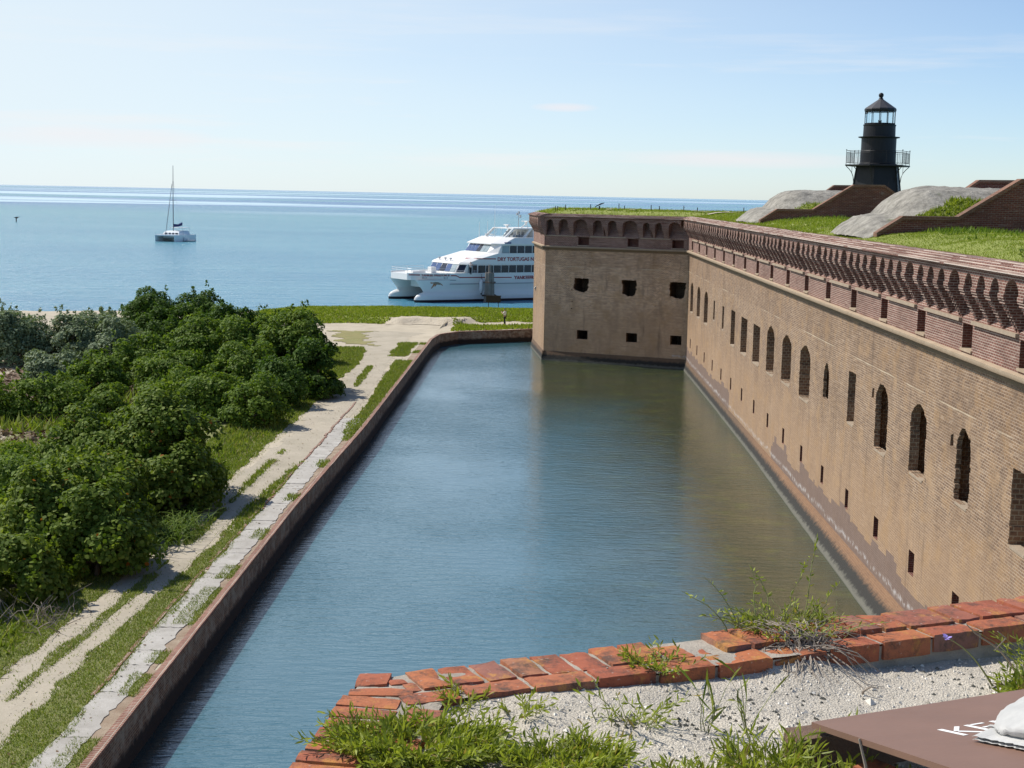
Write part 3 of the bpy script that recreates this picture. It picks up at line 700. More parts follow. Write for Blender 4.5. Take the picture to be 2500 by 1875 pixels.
def jag(loop, amt, seed, st=.16):
    """tooth an opening's outline as if whole bricks had fallen out"""
    r = random.Random(seed); out = []; n = len(loop); cu = sum(p[0] for p in loop)/n; cv = sum(p[1] for p in loop)/n
    for i in range(n):
        a, b = Vector(loop[i]), Vector(loop[(i+1) % n]); L = (b-a).length; k = max(1, int(L/st)); d = (b-a).normalized()
        nn = Vector((d.y, -d.x)); mid = (a+b)/2
        if nn.dot(mid - Vector((cu, cv))) < 0: nn = -nn
        for j in range(k):
            p = a.lerp(b, j/k); q = a.lerp(b, (j+.97)/k); o = r.choice([0,0,0,.4,.7,1.])*amt*(1 if abs(d.y) > .5 else .5)
            out += [tuple(p + nn*o), tuple(q + nn*o)] if L > st else [tuple(p)]
    return out
def opening(kind, c, w, z0, z1, seed):
    h = w/2
    if kind == 'rect': L = [(c-h,z0),(c+h,z0),(c+h,z1),(c-h,z1)]
    elif kind == 'worn': L = jag([(c-h,z0),(c+h,z0),(c+h,z1),(c-h,z1)], .05, seed)
    elif kind == 'arch':
        k = 7; zs = z1 - h*.55; L = [(c-h,z0),(c+h,z0)] + [(c+h*math.cos(math.pi*i/k), zs + h*.55*math.sin(math.pi*i/k)) for i in range(k+1)]
    elif kind == 'ruin':
        L = [(c-h,z0+.06),(c+h*.85,z0),(c+h,z0+.2),(c+h,z1-.55),(c+h*.85,z1-.32),(c+h*.5,z1-.12),(c+h*.1,z1),(c-h*.35,z1-.04),(c-h*.75,z1-.28),(c-h,z1-.42)]
    elif kind == 'gun':
        L = [(c-h*.85,z0+.12),(c-h*.5,z0),(c+h*.3,z0+.02),(c+h*.75,z0+.18),(c+h,z0+.35),(c+h,z1),(c-h,z1),(c-h*.97,z0+.4)]
    if kind in ('ruin','gun'): L = jag(L, .10, seed)
    return L

def wall_face(fr, s0, s1, z0, z1, holes, n, mb):
    """flat wall with holes, cut into strips"""
    holes = sorted(holes, key=lambda h: min(p[0] for p in h)); groups = []
    for h in holes:
        a, b = min(p[0] for p in h), max(p[0] for p in h)
        if groups and a < groups[-1][1] + .05: groups[-1][1] = max(groups[-1][1], b); groups[-1][2].append(h)
        else: groups.append([a, b, [h]])
    cuts = [s0] + [(groups[i][1] + groups[i+1][0])/2 for i in range(len(groups)-1)] + [s1]
    for g, a, b in zip(groups or [[0,0,[]]], cuts[:-1], cuts[1:]):
        mb.tess([[(a,z0),(b,z0),(b,z1),(a,z1)]] + [h[::-1] for h in g[2]], lambda u, v: (u, n, v))
def recess(fr, loop, n, depth, name, mat, parent, back=1., label=None, inner=None):
    mb = MB(fr); k = len(loop)
    mb.add([(u, n, v) for u, v in loop] + [(u, n-depth, v) for u, v in loop], [(i, (i+1) % k, k+(i+1) % k, k+i) for i in range(k)])
    if inner:   # the embrasure widens into a dark chamber behind a thin outer skin
        c = sum(p[0] for p in loop)/k; a, b = min(p[0] for p in loop)-inner, max(p[0] for p in loop)+inner
        lo, hi = min(p[1] for p in loop)-.3, max(p[1] for p in loop)+.3; q = n-depth
        mb.tess([[(a,lo),(b,lo),(b,hi),(a,hi)], loop[::-1]], lambda u, v: (u, q, v))
        mb.add([(a,q,lo),(b,q,lo),(b,q,hi),(a,q,hi),(a,q-3.,lo),(b,q-3.,lo),(b,q-3.,hi),(a,q-3.,hi)], [(4,5,6,7),(0,1,5,4),(1,2,6,5),(2,3,7,6),(3,0,4,7)])
    else: mb.tess([loop], lambda u, v: (u, n-depth, v))
    o = mb.build(name, mat, parent, uv=True, recalc=False)
    if label: o['label'] = label
    return o

def slots(mb, s0, s1, z):
    """back of the machicolation slots: leans in behind the corbels"""
    mb.add([(s0, N_RED, z), (s1, N_RED, z), (s1, N_BACK, z+.62), (s0, N_BACK, z+.62), (s1, N_BACK, 13.6), (s0, N_BACK, 13.6)], [(0,1,2,3), (3,2,4,5)])
ZS = 12.97; Z_TOP = 13.5; N_RED = .10; N_ARC = .60; N_BACK = -.34          # spring line, cornice foot, plane offsets outward of the tan face
def arcade(fr, s0, s1, arches, name, parent, rise=.43):
    """arches: list of (centre, width); plate with arched notches carried on stepped brick corbels"""
    mb = MB(fr); pts = [(s0, ZS)]; x = s0
    for c, w in arches:
        r = min(rise, w/2*.98); pts.append((c-w/2, ZS))
        k = 9; pts += [(c - w/2*math.cos(math.pi*i/k), ZS + r*math.sin(math.pi*i/k)) for i in range(1, k)]; pts.append((c+w/2, ZS))
    pts += [(s1, ZS), (s1, Z_TOP), (s0, Z_TOP)]
    ded = [p for i, p in enumerate(pts) if i == 0 or abs(p[0]-pts[i-1][0]) + abs(p[1]-pts[i-1][1]) > 1e-4]
    k = len(ded)
    mb.tess([ded], lambda u, v: (u, N_ARC, v))
    mb.add([(u, N_ARC, v) for u, v in ded] + [(u, N_BACK, v) for u, v in ded], [(i, (i+1) % k, k+(i+1) % k, k+i) for i in range(k)])
    piers = []; x = s0
    for c, w in arches: piers.append((x, c-w/2)); x = c+w/2
    piers.append((x, s1))
    for a, b in piers:
        if b - a < .06: continue
        mb.box(a-.012, b+.012, N_BACK, N_ARC+.03, ZS-.13, ZS-.002)
        mb.box(a-.03, b+.03, N_BACK, N_ARC+.006, ZS-.19, ZS-.13)
        steps = 9
        for i in range(steps):       # stepped corbel courses
            z1 = ZS-.19 - i*.095; pr = lerp(N_ARC-.03, N_RED+.03, (i/(steps-1))**.9); sh = .012*i + (.02 if i % 2 else 0)
            sh = min(sh, (b-a)*.30); mb.box(a+sh, b-sh, N_BACK, pr, z1-.095, z1-.001*(i % 2))
    return mb.build(name, M['red'], parent, uv=True)

def cordon_profile(): return [(-.25,10.40),(.03,10.40),(.06,10.50),(.16,10.58),(.27,10.62),(.28,10.76),(.10,10.80),(-.25,10.80)]
def cornice_profile(top=0.): return [(.05,13.47),(.62,13.49),(.66,13.49),(.74,13.53),(.74,13.60),(.60,13.605),(.595,13.665),(.42,13.67),(.415,13.725),(.23,13.73),(.225,13.78),(.02,13.79+top),(-.18,13.81+top),(-.9,13.70+top),(-.9,13.3),(.05,13.3)]
def joints(fr, s0, s1, name, parent, dz=0.):
    """pale mortar squeezed out between the stepped courses of the parapet top"""
    mb = MB(fr); r = random.Random(int(s1*7)); s = s0
    for n0, z0 in ((.742,13.565),(.60,13.612),(.42,13.676),(.23,13.735),(.10,13.790)):
        s = s0
        while s < s1 - .3:
            L = min(r.uniform(.5, 3.), s1 - s - .01)
            if r.random() < .78: mb.box(s, s+L-.02, n0-.012, n0+.016, z0+dz-.012, z0+dz+.010)
            s += L
        if n0 < .7:
            s = s0 + r.random()*.3
            while s < s1 - .1:      # cross joints
                if r.random() < .8: mb.box(s, s+.022, n0-.17, n0+.002, z0+dz-.02, z0+dz+.004 + .06*0)
                s += .26
    return mb.build(name, M['joint'], parent, recalc=False)
def run_profile(fr, prof, s0, s1, name, mat, parent, jitter=0., dz=0.):
    mb = MB(fr); n = max(2, int((s1-s0)/.5)); rings = []
    for k in range(n+1):
        s = lerp(s0, s1, k/n); rings.append([(s, p[0], p[1] + dz + jitter*nz(s, p[0]*3, 2., 1.1)) for p in prof])
    mb.loft(rings, closed=True, caps=True); return mb.build(name, mat, parent, uv=True, hdir=fr.d)

PBAY = 5.57; S_BAY = [133.2 - (40.2 + PBAY*k) for k in range(16, -5, -1)]      # bay centres along the curtain
def build_curtain():
    S1 = 121.0
    t = empty('fort_wall', (13.4, 70, 0), 'long tan brick fort wall with a red arcaded parapet, receding along the right side of the moat', 'fort wall')
    spec = {16:('arch',2.2,5.5,8.1), 15:('arch',2.4,5.5,8.1), 14:('arch',2.6,5.45,8.05), 13:('rect',.95,6.2,7.7), 12:('rect',1.0,6.0,7.7), 11:('worn',2.1,5.4,7.8),
            10:('worn',2.8,5.4,7.75), 9:('worn',2.75,5.4,7.75), 8:('ruin',2.7,5.45,8.2), 7:('ruin',2.9,5.6,8.2), 6:('ruin',2.85,5.5,8.2), 5:('ruin',1.25,6.25,7.95),
            4:('worn',1.4,6.0,8.2), 3:('ruin',2.0,5.75,8.4), 2:('ruin',2.1,5.85,8.4), 1:('ruin',1.5,6.0,8.4), 0:('worn',1.5,5.9,8.1)}
    holes = []; ops = []
    for i, s in enumerate(S_BAY):
        k = 16 - i; kd, w, z0, z1 = spec.get(k, ('rect',1.5,5.9,8.1))
        L = opening(kd, s, w, z0, z1, 40+k); holes.append(L); ops.append(('gun_opening', L, k))
        sl = opening('rect', s+.05, .78 if k < 4 else .62, 2.32, 3.16, k); holes.append(sl); ops.append(('slit_window', sl, k))
        if k in (3, 1):     # pockets beside the ruined openings
            q = [(s-w/2-.75, z1-.75),(s-w/2-.45, z1-.75),(s-w/2-.45, z1-.30),(s-w/2-.75, z1-.40)]; q = jag(q, .06, k); holes.append(q); ops.append(('brick_pocket', q, k))
    cor = opening('rect', .75, .35, 5.6, 8.0, 1); holes.append(cor); ops.append(('gun_opening', cor, 99))
    mb = MB(FC); wall_face(FC, -.02, S1, .75, 10.45, holes, 0., mb)
    mb.build('wall', M['tan'], t, uv=True, recalc=False)
    rec = {}
    for nm, L, k in ops:
        deep = k in (5, 3, 1, 2)
        if nm == 'gun_opening' and deep: rec[k] = recess(FC, L, 0., {5:.16,3:.22,2:.34,1:.17}[k], nm, M['recess'], t, inner=.5)
        elif nm == 'gun_opening': rec[k] = recess(FC, L, 0., 1.6, nm, M['recess'], t)
        else: recess(FC, L, 0., .5 if nm == 'slit_window' else .25, nm, M['recess'] if nm != 'slit_window' else M['red_dark'], t)
    # pale sills under the openings
    for i, s in enumerate(S_BAY[:17]):
        k = 16-i; kd, w, z0, z1 = spec[k]
        if k not in (5,): mb = MB(FC); mb.box(s-w*.42, s+w*.42, -.3, .012, z0-.07, z0+.03 if kd == 'rect' else z0+.02); mb.build('sill', M['ledge'], rec[k])
    # battered foot standing in the water
    mb = MB(FC); n = 90; rings = []
    for q in range(n+1):
        s = lerp(-.4, S1, q/n); e = interp(s, [0,25,45,65,80,130], [.20,.22,.34,.62,.80,.80])
        rings.append([(s, -.2, .90), (s, .012, .86+.03*nz(s,0,0,.9)), (s, e+.03*nz(s,0,4,1.3), .06), (s, e+.05, -.6), (s, -.2, -.6)])
    mb.loft(rings, closed=False); mb.build('footing', M['plinth'], t, uv=True)
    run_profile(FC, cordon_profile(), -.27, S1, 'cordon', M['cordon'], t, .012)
    # red parapet wall with small loopholes
    loops = [opening('rect', s, 1.05, 10.93, 11.72, 0) for s in S_BAY]
    mb = MB(FC); wall_face(FC, -.02, S1, 10.70, 11.88, loops, N_RED, mb); slots(mb, -.02, S1, 11.88); mb.build('parapet_wall', M['red'], t, uv=True, recalc=False)
    los = [recess(FC, L, N_RED, .55, 'loophole', M['red_dark'], t) for L in loops]
    for s, lo in zip(S_BAY, los):
        mb = MB(FC); mb.box(s-.60, s+.60, -.35, N_RED+.05, 10.86, 10.935); mb.build('sill', M['cordon'], lo)
    # one arcade bay per casemate: a wide arch over each loophole and three narrow ones
    first = None; w = .80; p = (PBAY - 1.2 - 3*w)/4
    for i, s in enumerate(S_BAY):
        arch = [(s,1.2),(s+.6+p+w/2,w),(s+.6+2*p+1.5*w,w),(s+.6+3*p+2.5*w,w)]; a0 = s-.6-p/2
        if i == 0: arcade(FC, .60, a0+PBAY, [(s-.6-2*p-1.5*w,w),(s-.6-p-w/2,w)] + arch, 'arcade_bay', t)
        elif i == len(S_BAY)-1: arcade(FC, a0, S1, [q for q in arch if q[0]+q[1]/2 < S1-.2], 'arcade_bay', t)
        elif first is None: first = (arcade(FC, a0, a0+PBAY, arch, 'arcade_bay', t), s)
        else: dup(first[0], t, FC.d*(s-first[1]))
    firstl = None
    for i, s in enumerate(S_BAY[:-1]):
        if firstl is None:
            mb = MB(FC); mb.box(s+.66, s+PBAY-.66, N_RED-.05, N_RED+.11, 11.76, 11.87); firstl = (mb.build('ledge', M['ledge'], t), s)
        else: dup(firstl[0], t, FC.d*(s-firstl[1]))
    run_profile(FC, cornice_profile(), .62, S1, 'cornice', M['red'], t, .018)
    joints(FC, .7, S1, 'mortar_joints', t)
    # core under the roof so that no light leaks through
    mb = MB(FC); mb.add([(-1,-.5,13.45),(S1,-.5,13.45),(S1,-24,13.45),(-1,-24,13.45),(-1,-24,-.5),(S1,-24,-.5),(S1,-.5,-.5),(-1,-.5,-.5)], [(0,1,2,3),(2,3,4,5)])
    mb.build('parade_side', M['tan_shade'], t, uv=True, recalc=False)
    return t
build_curtain()

def build_bastion():
    t = empty('bastion', (.55, 138.5, 0), 'square-cut brick bastion at the far end of the moat with two rows of black openings', 'bastion')
    ops = []; holes = []
    for c, w, z0, z1 in ((.95,1.42,6.40,7.84), (5.55,1.30,6.40,7.84), (10.25,1.33,6.58,7.82)):
        L = opening('gun' if c != 10.25 else 'gun', c, w, z0, z1, int(c*10)); holes.append(L); ops.append((L, 'gun_opening'))
    for c in (.95, 5.18, 10.02):
        L = opening('rect', c, 1.07, 2.18, 3.02, 0); holes.append(L); ops.append((L, 'gun_opening'))
    for c, z in ((11.15,6.7),(11.1,5.6),(11.12,4.95)):
        L = opening('rect', c, .13, z, z+.09, 0); holes.append(L); ops.append((L, 'putlog_hole'))
    mb = MB(FF); wall_face(FF, -.02, LEN_F, .75, 10.45, holes, 0., mb)
    mb.build('wall', M['tan_shade'], t, uv=True, recalc=False)
    for L, nm in ops:
        if nm == 'gun_opening': recess(FF, L, 0., .35, nm, M['recess'], t, inner=.35)
        else: recess(FF, L, 0., .25, nm, M['recess'], t)
    mb = MB(FG); wall_face(FG, 0, LEN_G, .75, 10.45, [], 0., mb); mb.build('shoulder_wall', M['tan'], t, uv=True, recalc=False)
    # walls on the far sides
    far = [C2, (6., 158.5), (30., 163.), (40., 150.)]
    mb = MB()
    for a, b in zip(far[:-1], far[1:]): mb.add([(*a,-.5),(*b,-.5),(*b,13.6),(*a,13.6)], [(0,1,2,3)])
    mb.build('sea_wall', M['tan'], t, uv=True, recalc=False)
    for fr, L in ((FF, LEN_F), (FG, LEN_G)):
        mb = MB(fr); n = 30; rings = []
        s0 = -.1 if fr is FF else -.12
        for q in range(n+1):
            s = lerp(s0, L + (.12 if fr is FF else 0), q/n); rings.append([(s,-.2,.95),(s,.012,.90+.04*nz(s,0,0,.9)),(s,.17+.03*nz(s,0,4,1.3),.25),(s,.22,-.6),(s,-.2,-.6)])
        mb.loft(rings, closed=False); mb.build('footing', M['plinth'], t, uv=True)
    run_profile(FF, cordon_profile(), -.1, LEN_F+.27, 'cordon', M['cordon'], t, .012, -.012)
    run_profile(FG, cordon_profile(), -.25, LEN_G, 'cordon', M['cordon'], t, .012, -.018)
    loops = [opening('rect', c, 1.07, 10.90, 11.65, 0) for c in (1.02, 5.27, 10.08)]
    mb = MB(FF); wall_face(FF, -.02, LEN_F+.1, 10.65, 11.77, loops, N_RED, mb); slots(mb, -.02, LEN_F+.1, 11.77); mb.build('parapet_wall', M['red'], t, uv=True, recalc=False)
    mb = MB(FG); wall_face(FG, -.1, LEN_G, 10.65, 11.77, [], N_RED, mb); slots(mb, -.1, LEN_G, 11.77); mb.build('parapet_wall', M['red'], t, uv=True, recalc=False)
    for L, c in zip(loops, (1.02, 5.27, 10.08)):
        lo = recess(FF, L, N_RED, .6, 'loophole', M['red_dark'], t); mb = MB(FF); mb.box(c-.6, c+.6, -.35, N_RED+.05, 10.83, 10.905); mb.build('sill', M['ledge'], lo)
    gl = globals(); zs, zt = gl['ZS'], gl['Z_TOP']; gl['ZS'] = 12.82; gl['Z_TOP'] = 13.42
    arcade(FF, .66, 3.48, [(1.24,1.1),(2.75,.66)], 'arcade_bay', t, .42)
    arcade(FF, 3.485, 8.0, [(3.9,.66),(5.48,1.4),(7.17,.88)], 'arcade_bay', t, .46)
    arcade(FF, 8.005, LEN_F+.6, [(8.6,.88),(10.28,1.36),(11.95,.93),(13.30,.80)], 'arcade_bay', t, .46)
    gl['N_BACK'] = .02; arcade(FG, -.55, LEN_G, [(.55+1.28*i, .8) for i in range(9)], 'arcade_bay', t, .40)
    gl['ZS'], gl['Z_TOP'], gl['N_BACK'] = zs, zt, -.34
    mb = MB(FF)
    for a, b in ((1.7,4.62),(5.95,9.45),(10.75,LEN_F+.1)): mb.box(a, b, N_RED-.05, N_RED+.10, 11.66, 11.76)
    mb.build('ledge', M['ledge'], t)
    prof = [(p[0], p[1]-.06) for p in cornice_profile()]
    run_profile(FF, prof, .0, LEN_F+.74, 'cornice', M['red'], t, .015)
    run_profile(FG, prof, -.70, LEN_G, 'cornice', M['red'], t, .015, .006)
    joints(FF, .2, LEN_F+.6, 'mortar_joints', t, -.06)
    # stone spout on the shoulder
    b = MB(); b.extrude([(-.5,147.5,6.15),(.0,147.5,6.05),(.4,147.5,6.2),(.4,147.5,6.62),(-.15,147.5,6.6)], (0,1.2,0)); b.build('stone_block', M['slab'], t)
build_bastion()

# ------------------------------------------------------------------ fort roof: turf, magazines, retaining walls
def inner_edge_ok(x, y):
    if y < 132.5: v = x - 13.62
    else:
        # inside the bastion outline, set back from its parapet
        p = Vector((x, y)); v = 9.
        for fr in (FF, FG):
            q = Vector((fr.o.x, fr.o.y)); v = min(v, -(p-q).dot(Vector((fr.n.x, fr.n.y))) - .25)
        v = min(v, 156 - y + .0*x)
    return min(v, 40 - x)
def roof_z(x, y):
    e = inner_edge_ok(x, y); n = .14*nz(x, y, 1., .22) + .07*nz(x, y, 4., .8)
    z = 13.76 + .34*sstep(0, 2.2, e) + n*sstep(.0, 1.2, e)
    if y < 132: z += .12*sstep(15.5, 18, x)*sstep(20, 60, y)
    return z
patch_sheet('roof_turf', M['earth_bright'], 13.4, 40, 12, 158, .5, inner_edge_ok, 0., zf=roof_z)
patch_sheet('roof_turf', M['earth_bright'], -1.5, 14.1, 133, 157, .3, inner_edge_ok, 0.004, zf=roof_z)
def ragged(x, y): return inner_edge_ok(x, y) + .10 + .22*nz(x, y, 3., .7)
pts = np.concatenate([scatter(13.4, 24, 34, 75, 230, ragged, roof_z, -.02), scatter(13.4, 25, 75, 134, 75, ragged, roof_z, -.02), scatter(-1.2, 26, 133, 152, 26, ragged, roof_z, -.03)])
hs = np.where(pts[:,1] < 75, .065, np.where(pts[:,1] < 134, .13, .17))
o = np_mesh('grass', blade_verts(pts, hs, hs*.45, 1.3, .6), 3, M['grass_bright']); tag(o, kind='stuff')
# coarser weed clumps in the shade of the retaining walls
def weed(x, y): return nz(x, y, 8., .45) - .12
pts = np.concatenate([scatter(16.2, 24, 58.5, 63.6, 75, weed, roof_z, -.02), scatter(15.5, 24, 94, 97.5, 30, weed, roof_z), scatter(14.8, 19, 34, 70, 6, lambda x, y: nz(x, y, 2., .6)-.25, roof_z)])
hs = np.full(len(pts), .19)
o = np_mesh('weeds', blade_verts(pts, hs, hs*.35, 1.2, .6), 3, M['midleaf']); tag(o, kind='stuff')

def magazine(y, rear, tip, label_w, label_m, label_r, grow):
    # front retaining wall, profile in x,z
    top = [(14.45,14.10),(15.55,14.84),(17.9,14.86),(20.5,16.52),(22.5,16.54),(24.6,15.1),(27.5,15.1)]
    t = empty('retaining_wall', (14.45, y, 14), label_w, 'retaining wall')
    b = MB(); b.extrude([(x, y, z-.17) for x, z in top] + [(27.5,y,13.2),(14.45,y,13.2)], (0,.5,0)); b.build('wall', M['red_dark'], t, uv=True)
    b = MB()
    for (xa, za), (xb, zb) in zip(top[:-1], top[1:]):
        b.extrude([(xa,y-.09,za-.17),(xb,y-.09,zb-.17),(xb,y-.09,zb),(xa,y-.09,za)], (0,.68,0))
    b.build('coping', M['coping_wall'], t, uv=True)
    # rear wall
    t2 = empty('retaining_wall', (20.5, rear, 14), label_r, 'retaining wall')
    tp = [(20.0,15.9),(20.9,16.56),(22.6,16.58),(24.6,15.1)]
    b = MB(); b.extrude([(x, rear, z-.15) for x, z in tp] + [(24.6,rear,13.4),(20.0,rear,13.4)], (0,.45,0)); b.build('wall', M['red_dark'], t2, uv=True)
    b = MB()
    for (xa, za), (xb, zb) in zip(tp[:-1], tp[1:]): b.extrude([(xa,rear-.08,za-.15),(xb,rear-.08,zb-.15),(xb,rear-.08,zb),(xa,rear-.08,za)], (0,.6,0))
    b.build('coping', M['coping_wall'], t2, uv=True)
    # rounded mass of old concrete between them
    ya, yb = y + .55, rear - .02; n = 46; m = 26; P = np.zeros((m, n, 3))
    xs = np.linspace(13.9, 26., n)
    for j in range(m):
        yy = lerp(ya, yb, j/(m-1)); u = j/(m-1); roll = math.sin(math.pi*min(1, max(0, u*1.02)))**.45 if 0 < u < 1 else 0
        for i, x in enumerate(xs):
            zt = interp(x, [13.9,14.3,15.0,15.6,15.85,16.2,17.0,17.6,21.,23.,25.,26.], [13.9,14.28,14.78,14.86,14.95,15.45,16.02,16.15,16.17,16.0,15.2,14.8])
            front = interp(u, [0,.12,.4,.75,1.], [.30,.52,.92,1.,.96])
            base = 13.85; z = base + (zt-base)*front + .07*nz(x, yy, 2., 1.2) + .05*nz(x, yy, 6., 3.5)
            P[j, i] = (x + (1-front)*.4, yy, z)
    o = grid_mesh('magazine_mound', P, M['mound']); tag(o, label_m, 'magazine mound')
    # grass that has crept up behind the coping
    def ins(x, yy): return min(x - 16.3, 21.0 - x, yy - ya + .3, ya + grow*(.5 + .5*sstep(16.3, 19., x)) - yy) + .40*nz(x, yy, 7., .9)
    def zf(x, yy):
        fi = min(n-1.001, max(0, (x-13.9)/12.1*(n-1))); fj = min(m-1.001, max(0, (yy-ya)/(yb-ya)*(m-1))); i, j = int(fi), int(fj); a, c = fi-i, fj-j
        return float(lerp(lerp(P[j,i,2], P[j,i+1,2], a), lerp(P[j+1,i,2], P[j+1,i+1,2], a), c))
        i = min(n-1, max(0, (x-13.9)/(12.1)*(n-1))); j = min(m-1, max(0, (yy-ya)/(yb-ya)*(m-1))); return float(P[int(j), int(i), 2])
    patch_sheet('turf', M['earth_bright'], 15.4, 21.2, ya, ya+grow+.6, .12, ins, .012, zf=zf)
    pts = scatter(15.6, 20.8, ya, ya+grow, 260 if y < 80 else 90, ins, zf)
    if len(pts):
        o = np_mesh('grass', blade_verts(pts, .16, .08, 1.2, .5), 3, M['grass_bright']); tag(o, kind='stuff')
magazine(64., 71.5, 0, 'nearest dark red brick wall with sloping coping, cut off by the right edge', 'nearest grey weathered concrete mound with grass on its flank',
         'short red brick wall top showing above the nearer concrete mound', 2.0)
magazine(98., 106.5, 0, 'dark red brick gable wall with sloping coping in front of the black lighthouse', 'far grey concrete mound beside the sea horizon, behind the gable wall',
         'small red brick wall top showing behind the far concrete mound', 1.6)

# black iron lighthouse
def build_lighthouse():
    cx, cy = 31.4, 140.; t = empty('lighthouse', (cx, cy, 13.), 'black iron lighthouse with a glazed lantern and railed gallery behind the fort walls', 'lighthouse')
    def L(prof, n, a0=0.): b = MB(); b.lathe([(r, z) for r, z in prof], n, (cx, cy), a0); return b
    L([(2.85,13.),(2.02,18.70)], 6, rad(10)).build('tower_base', M['iron'], t)
    b = MB()
    for k in range(6):
        a = rad(10+60*k); b.tube([(cx+2.9*math.cos(a), cy+2.9*math.sin(a), 13.), (cx+2.05*math.cos(a), cy+2.05*math.sin(a), 18.7)], .06, 5)
    b.build('corner_rib', M['iron'], t)
    L([(3.0,18.70),(3.08,18.74),(3.08,18.84),(2.9,18.86)], 6, rad(4)).build('gallery', M['iron'], t)
    L([(1.72,18.80),(1.72,18.95),(1.64,19.0),(1.62,20.1),(1.63,20.12),(1.60,20.16),(1.60,21.30)], 40).build('drum', M['iron'], t, smooth=False)
    L([(1.60,21.30),(1.88,21.36),(1.90,21.44),(1.5,21.48)], 40).build('flange', M['iron'], t)
    L([(1.48,21.44),(1.46,22.42),(1.50,22.5),(1.50,22.56),(1.42,22.58)], 40).build('watch_room', M['iron'], t)
    b = L([(1.42,22.58),(1.45,22.66),(1.40,22.70)], 12); b.build('lantern_sill', M['iron'], t)
    R = 1.36
    for k in range(12):
        a = rad(15+30*k); lan = MB(); lan.tube([(cx+R*math.cos(a), cy+R*math.sin(a), 22.66), (cx+R*math.cos(a), cy+R*math.sin(a), 23.78)], .035, 4); lan.build('lantern_bar', M['iron'], t)
    for k in range(12):
        a, c = rad(15+30*k), rad(45+30*k); b = MB(); r = R-.03
        b.add([(cx+r*math.cos(a), cy+r*math.sin(a), 22.68),(cx+r*math.cos(c), cy+r*math.sin(c), 22.68),(cx+r*math.cos(c), cy+r*math.sin(c), 23.76),(cx+r*math.cos(a), cy+r*math.sin(a), 23.76)], [(0,1,2,3)])
        b.build('lantern_pane', M['lens_glass'], t)
    b = MB(); b.lathe([(.30,22.66),(.30,22.72),(.12,22.78),(.10,22.92),(.0,22.95)], 14, (cx, cy)); b.tube([(cx-.12,cy,22.75),(cx-.12,cy,23.0)], .04, 6); b.tube([(cx+.12,cy,22.75),(cx+.12,cy,23.0)], .04, 6); b.build('lamp', M['iron'], t)
    L([(1.38,23.74),(1.44,23.80),(1.46,23.98),(1.40,24.04)], 12, rad(15)).build('lantern_cornice', M['iron'], t)
    L([(1.44,23.98),(1.40,24.08),(.24,24.88),(.20,24.95)], 12, rad(15)).build('roof', M['iron_roof'], t)
    b = MB(); prof = [(.19,24.92),(.22,24.97),(.16,25.0),(.16,25.08)] + [(.235*math.sin(math.pi*k/10), 25.27-.235*math.cos(math.pi*k/10)) for k in range(2, 11)]; b.lathe(prof, 18, (cx, cy)); b.build('finial', M['iron'], t, smooth=True)
    rail = MB(); post = None
    for k in range(6):
        a, c = rad(4+60*k), rad(64+60*k); p = Vector((cx+3.0*math.cos(a), cy+3.0*math.sin(a), 0)); q = Vector((cx+3.0*math.cos(c), cy+3.0*math.sin(c), 0))
        for z, r in ((19.02,.016),(19.95,.016),(20.12,.018)): rail.tube([(p.x,p.y,z),(q.x,q.y,z)], r, 4)
        for j in range(1, 19): u = p.lerp(q, j/19); rail.tube([(u.x,u.y,19.02),(u.x,u.y,19.95)], .010, 3)
        if k == 0 or True:
            b = MB(); b.tube([(p.x,p.y,18.84),(p.x,p.y,20.17)], .024, 6); b.lathe([(.03,20.15),(.06,20.2),(.03,20.25)], 8, (p.x, p.y)); b.build('rail_post', M['iron'], t)
            m = p.lerp(q, .5); b = MB(); b.tube([(m.x,m.y,18.84),(m.x,m.y,20.15)], .02, 5); b.build('rail_post', M['iron'], t)
        # curved bracket under the gallery
        d = (p - Vector((cx,cy,0))).normalized(); b = MB()
        b.tube([(cx+d.x*r, cy+d.y*r, z) for r, z in ((2.22,17.25),(2.28,17.75),(2.45,18.15),(2.7,18.45),(2.98,18.70))], .035, 5); b.tube([(cx+d.x*2.42,cy+d.y*2.42,18.1),(cx+d.x*2.42,cy+d.y*2.42,18.72)], .02, 4)
        b.build('bracket', M['iron'], t)
    rail.build('railing', M['iron'], t)
build_lighthouse()

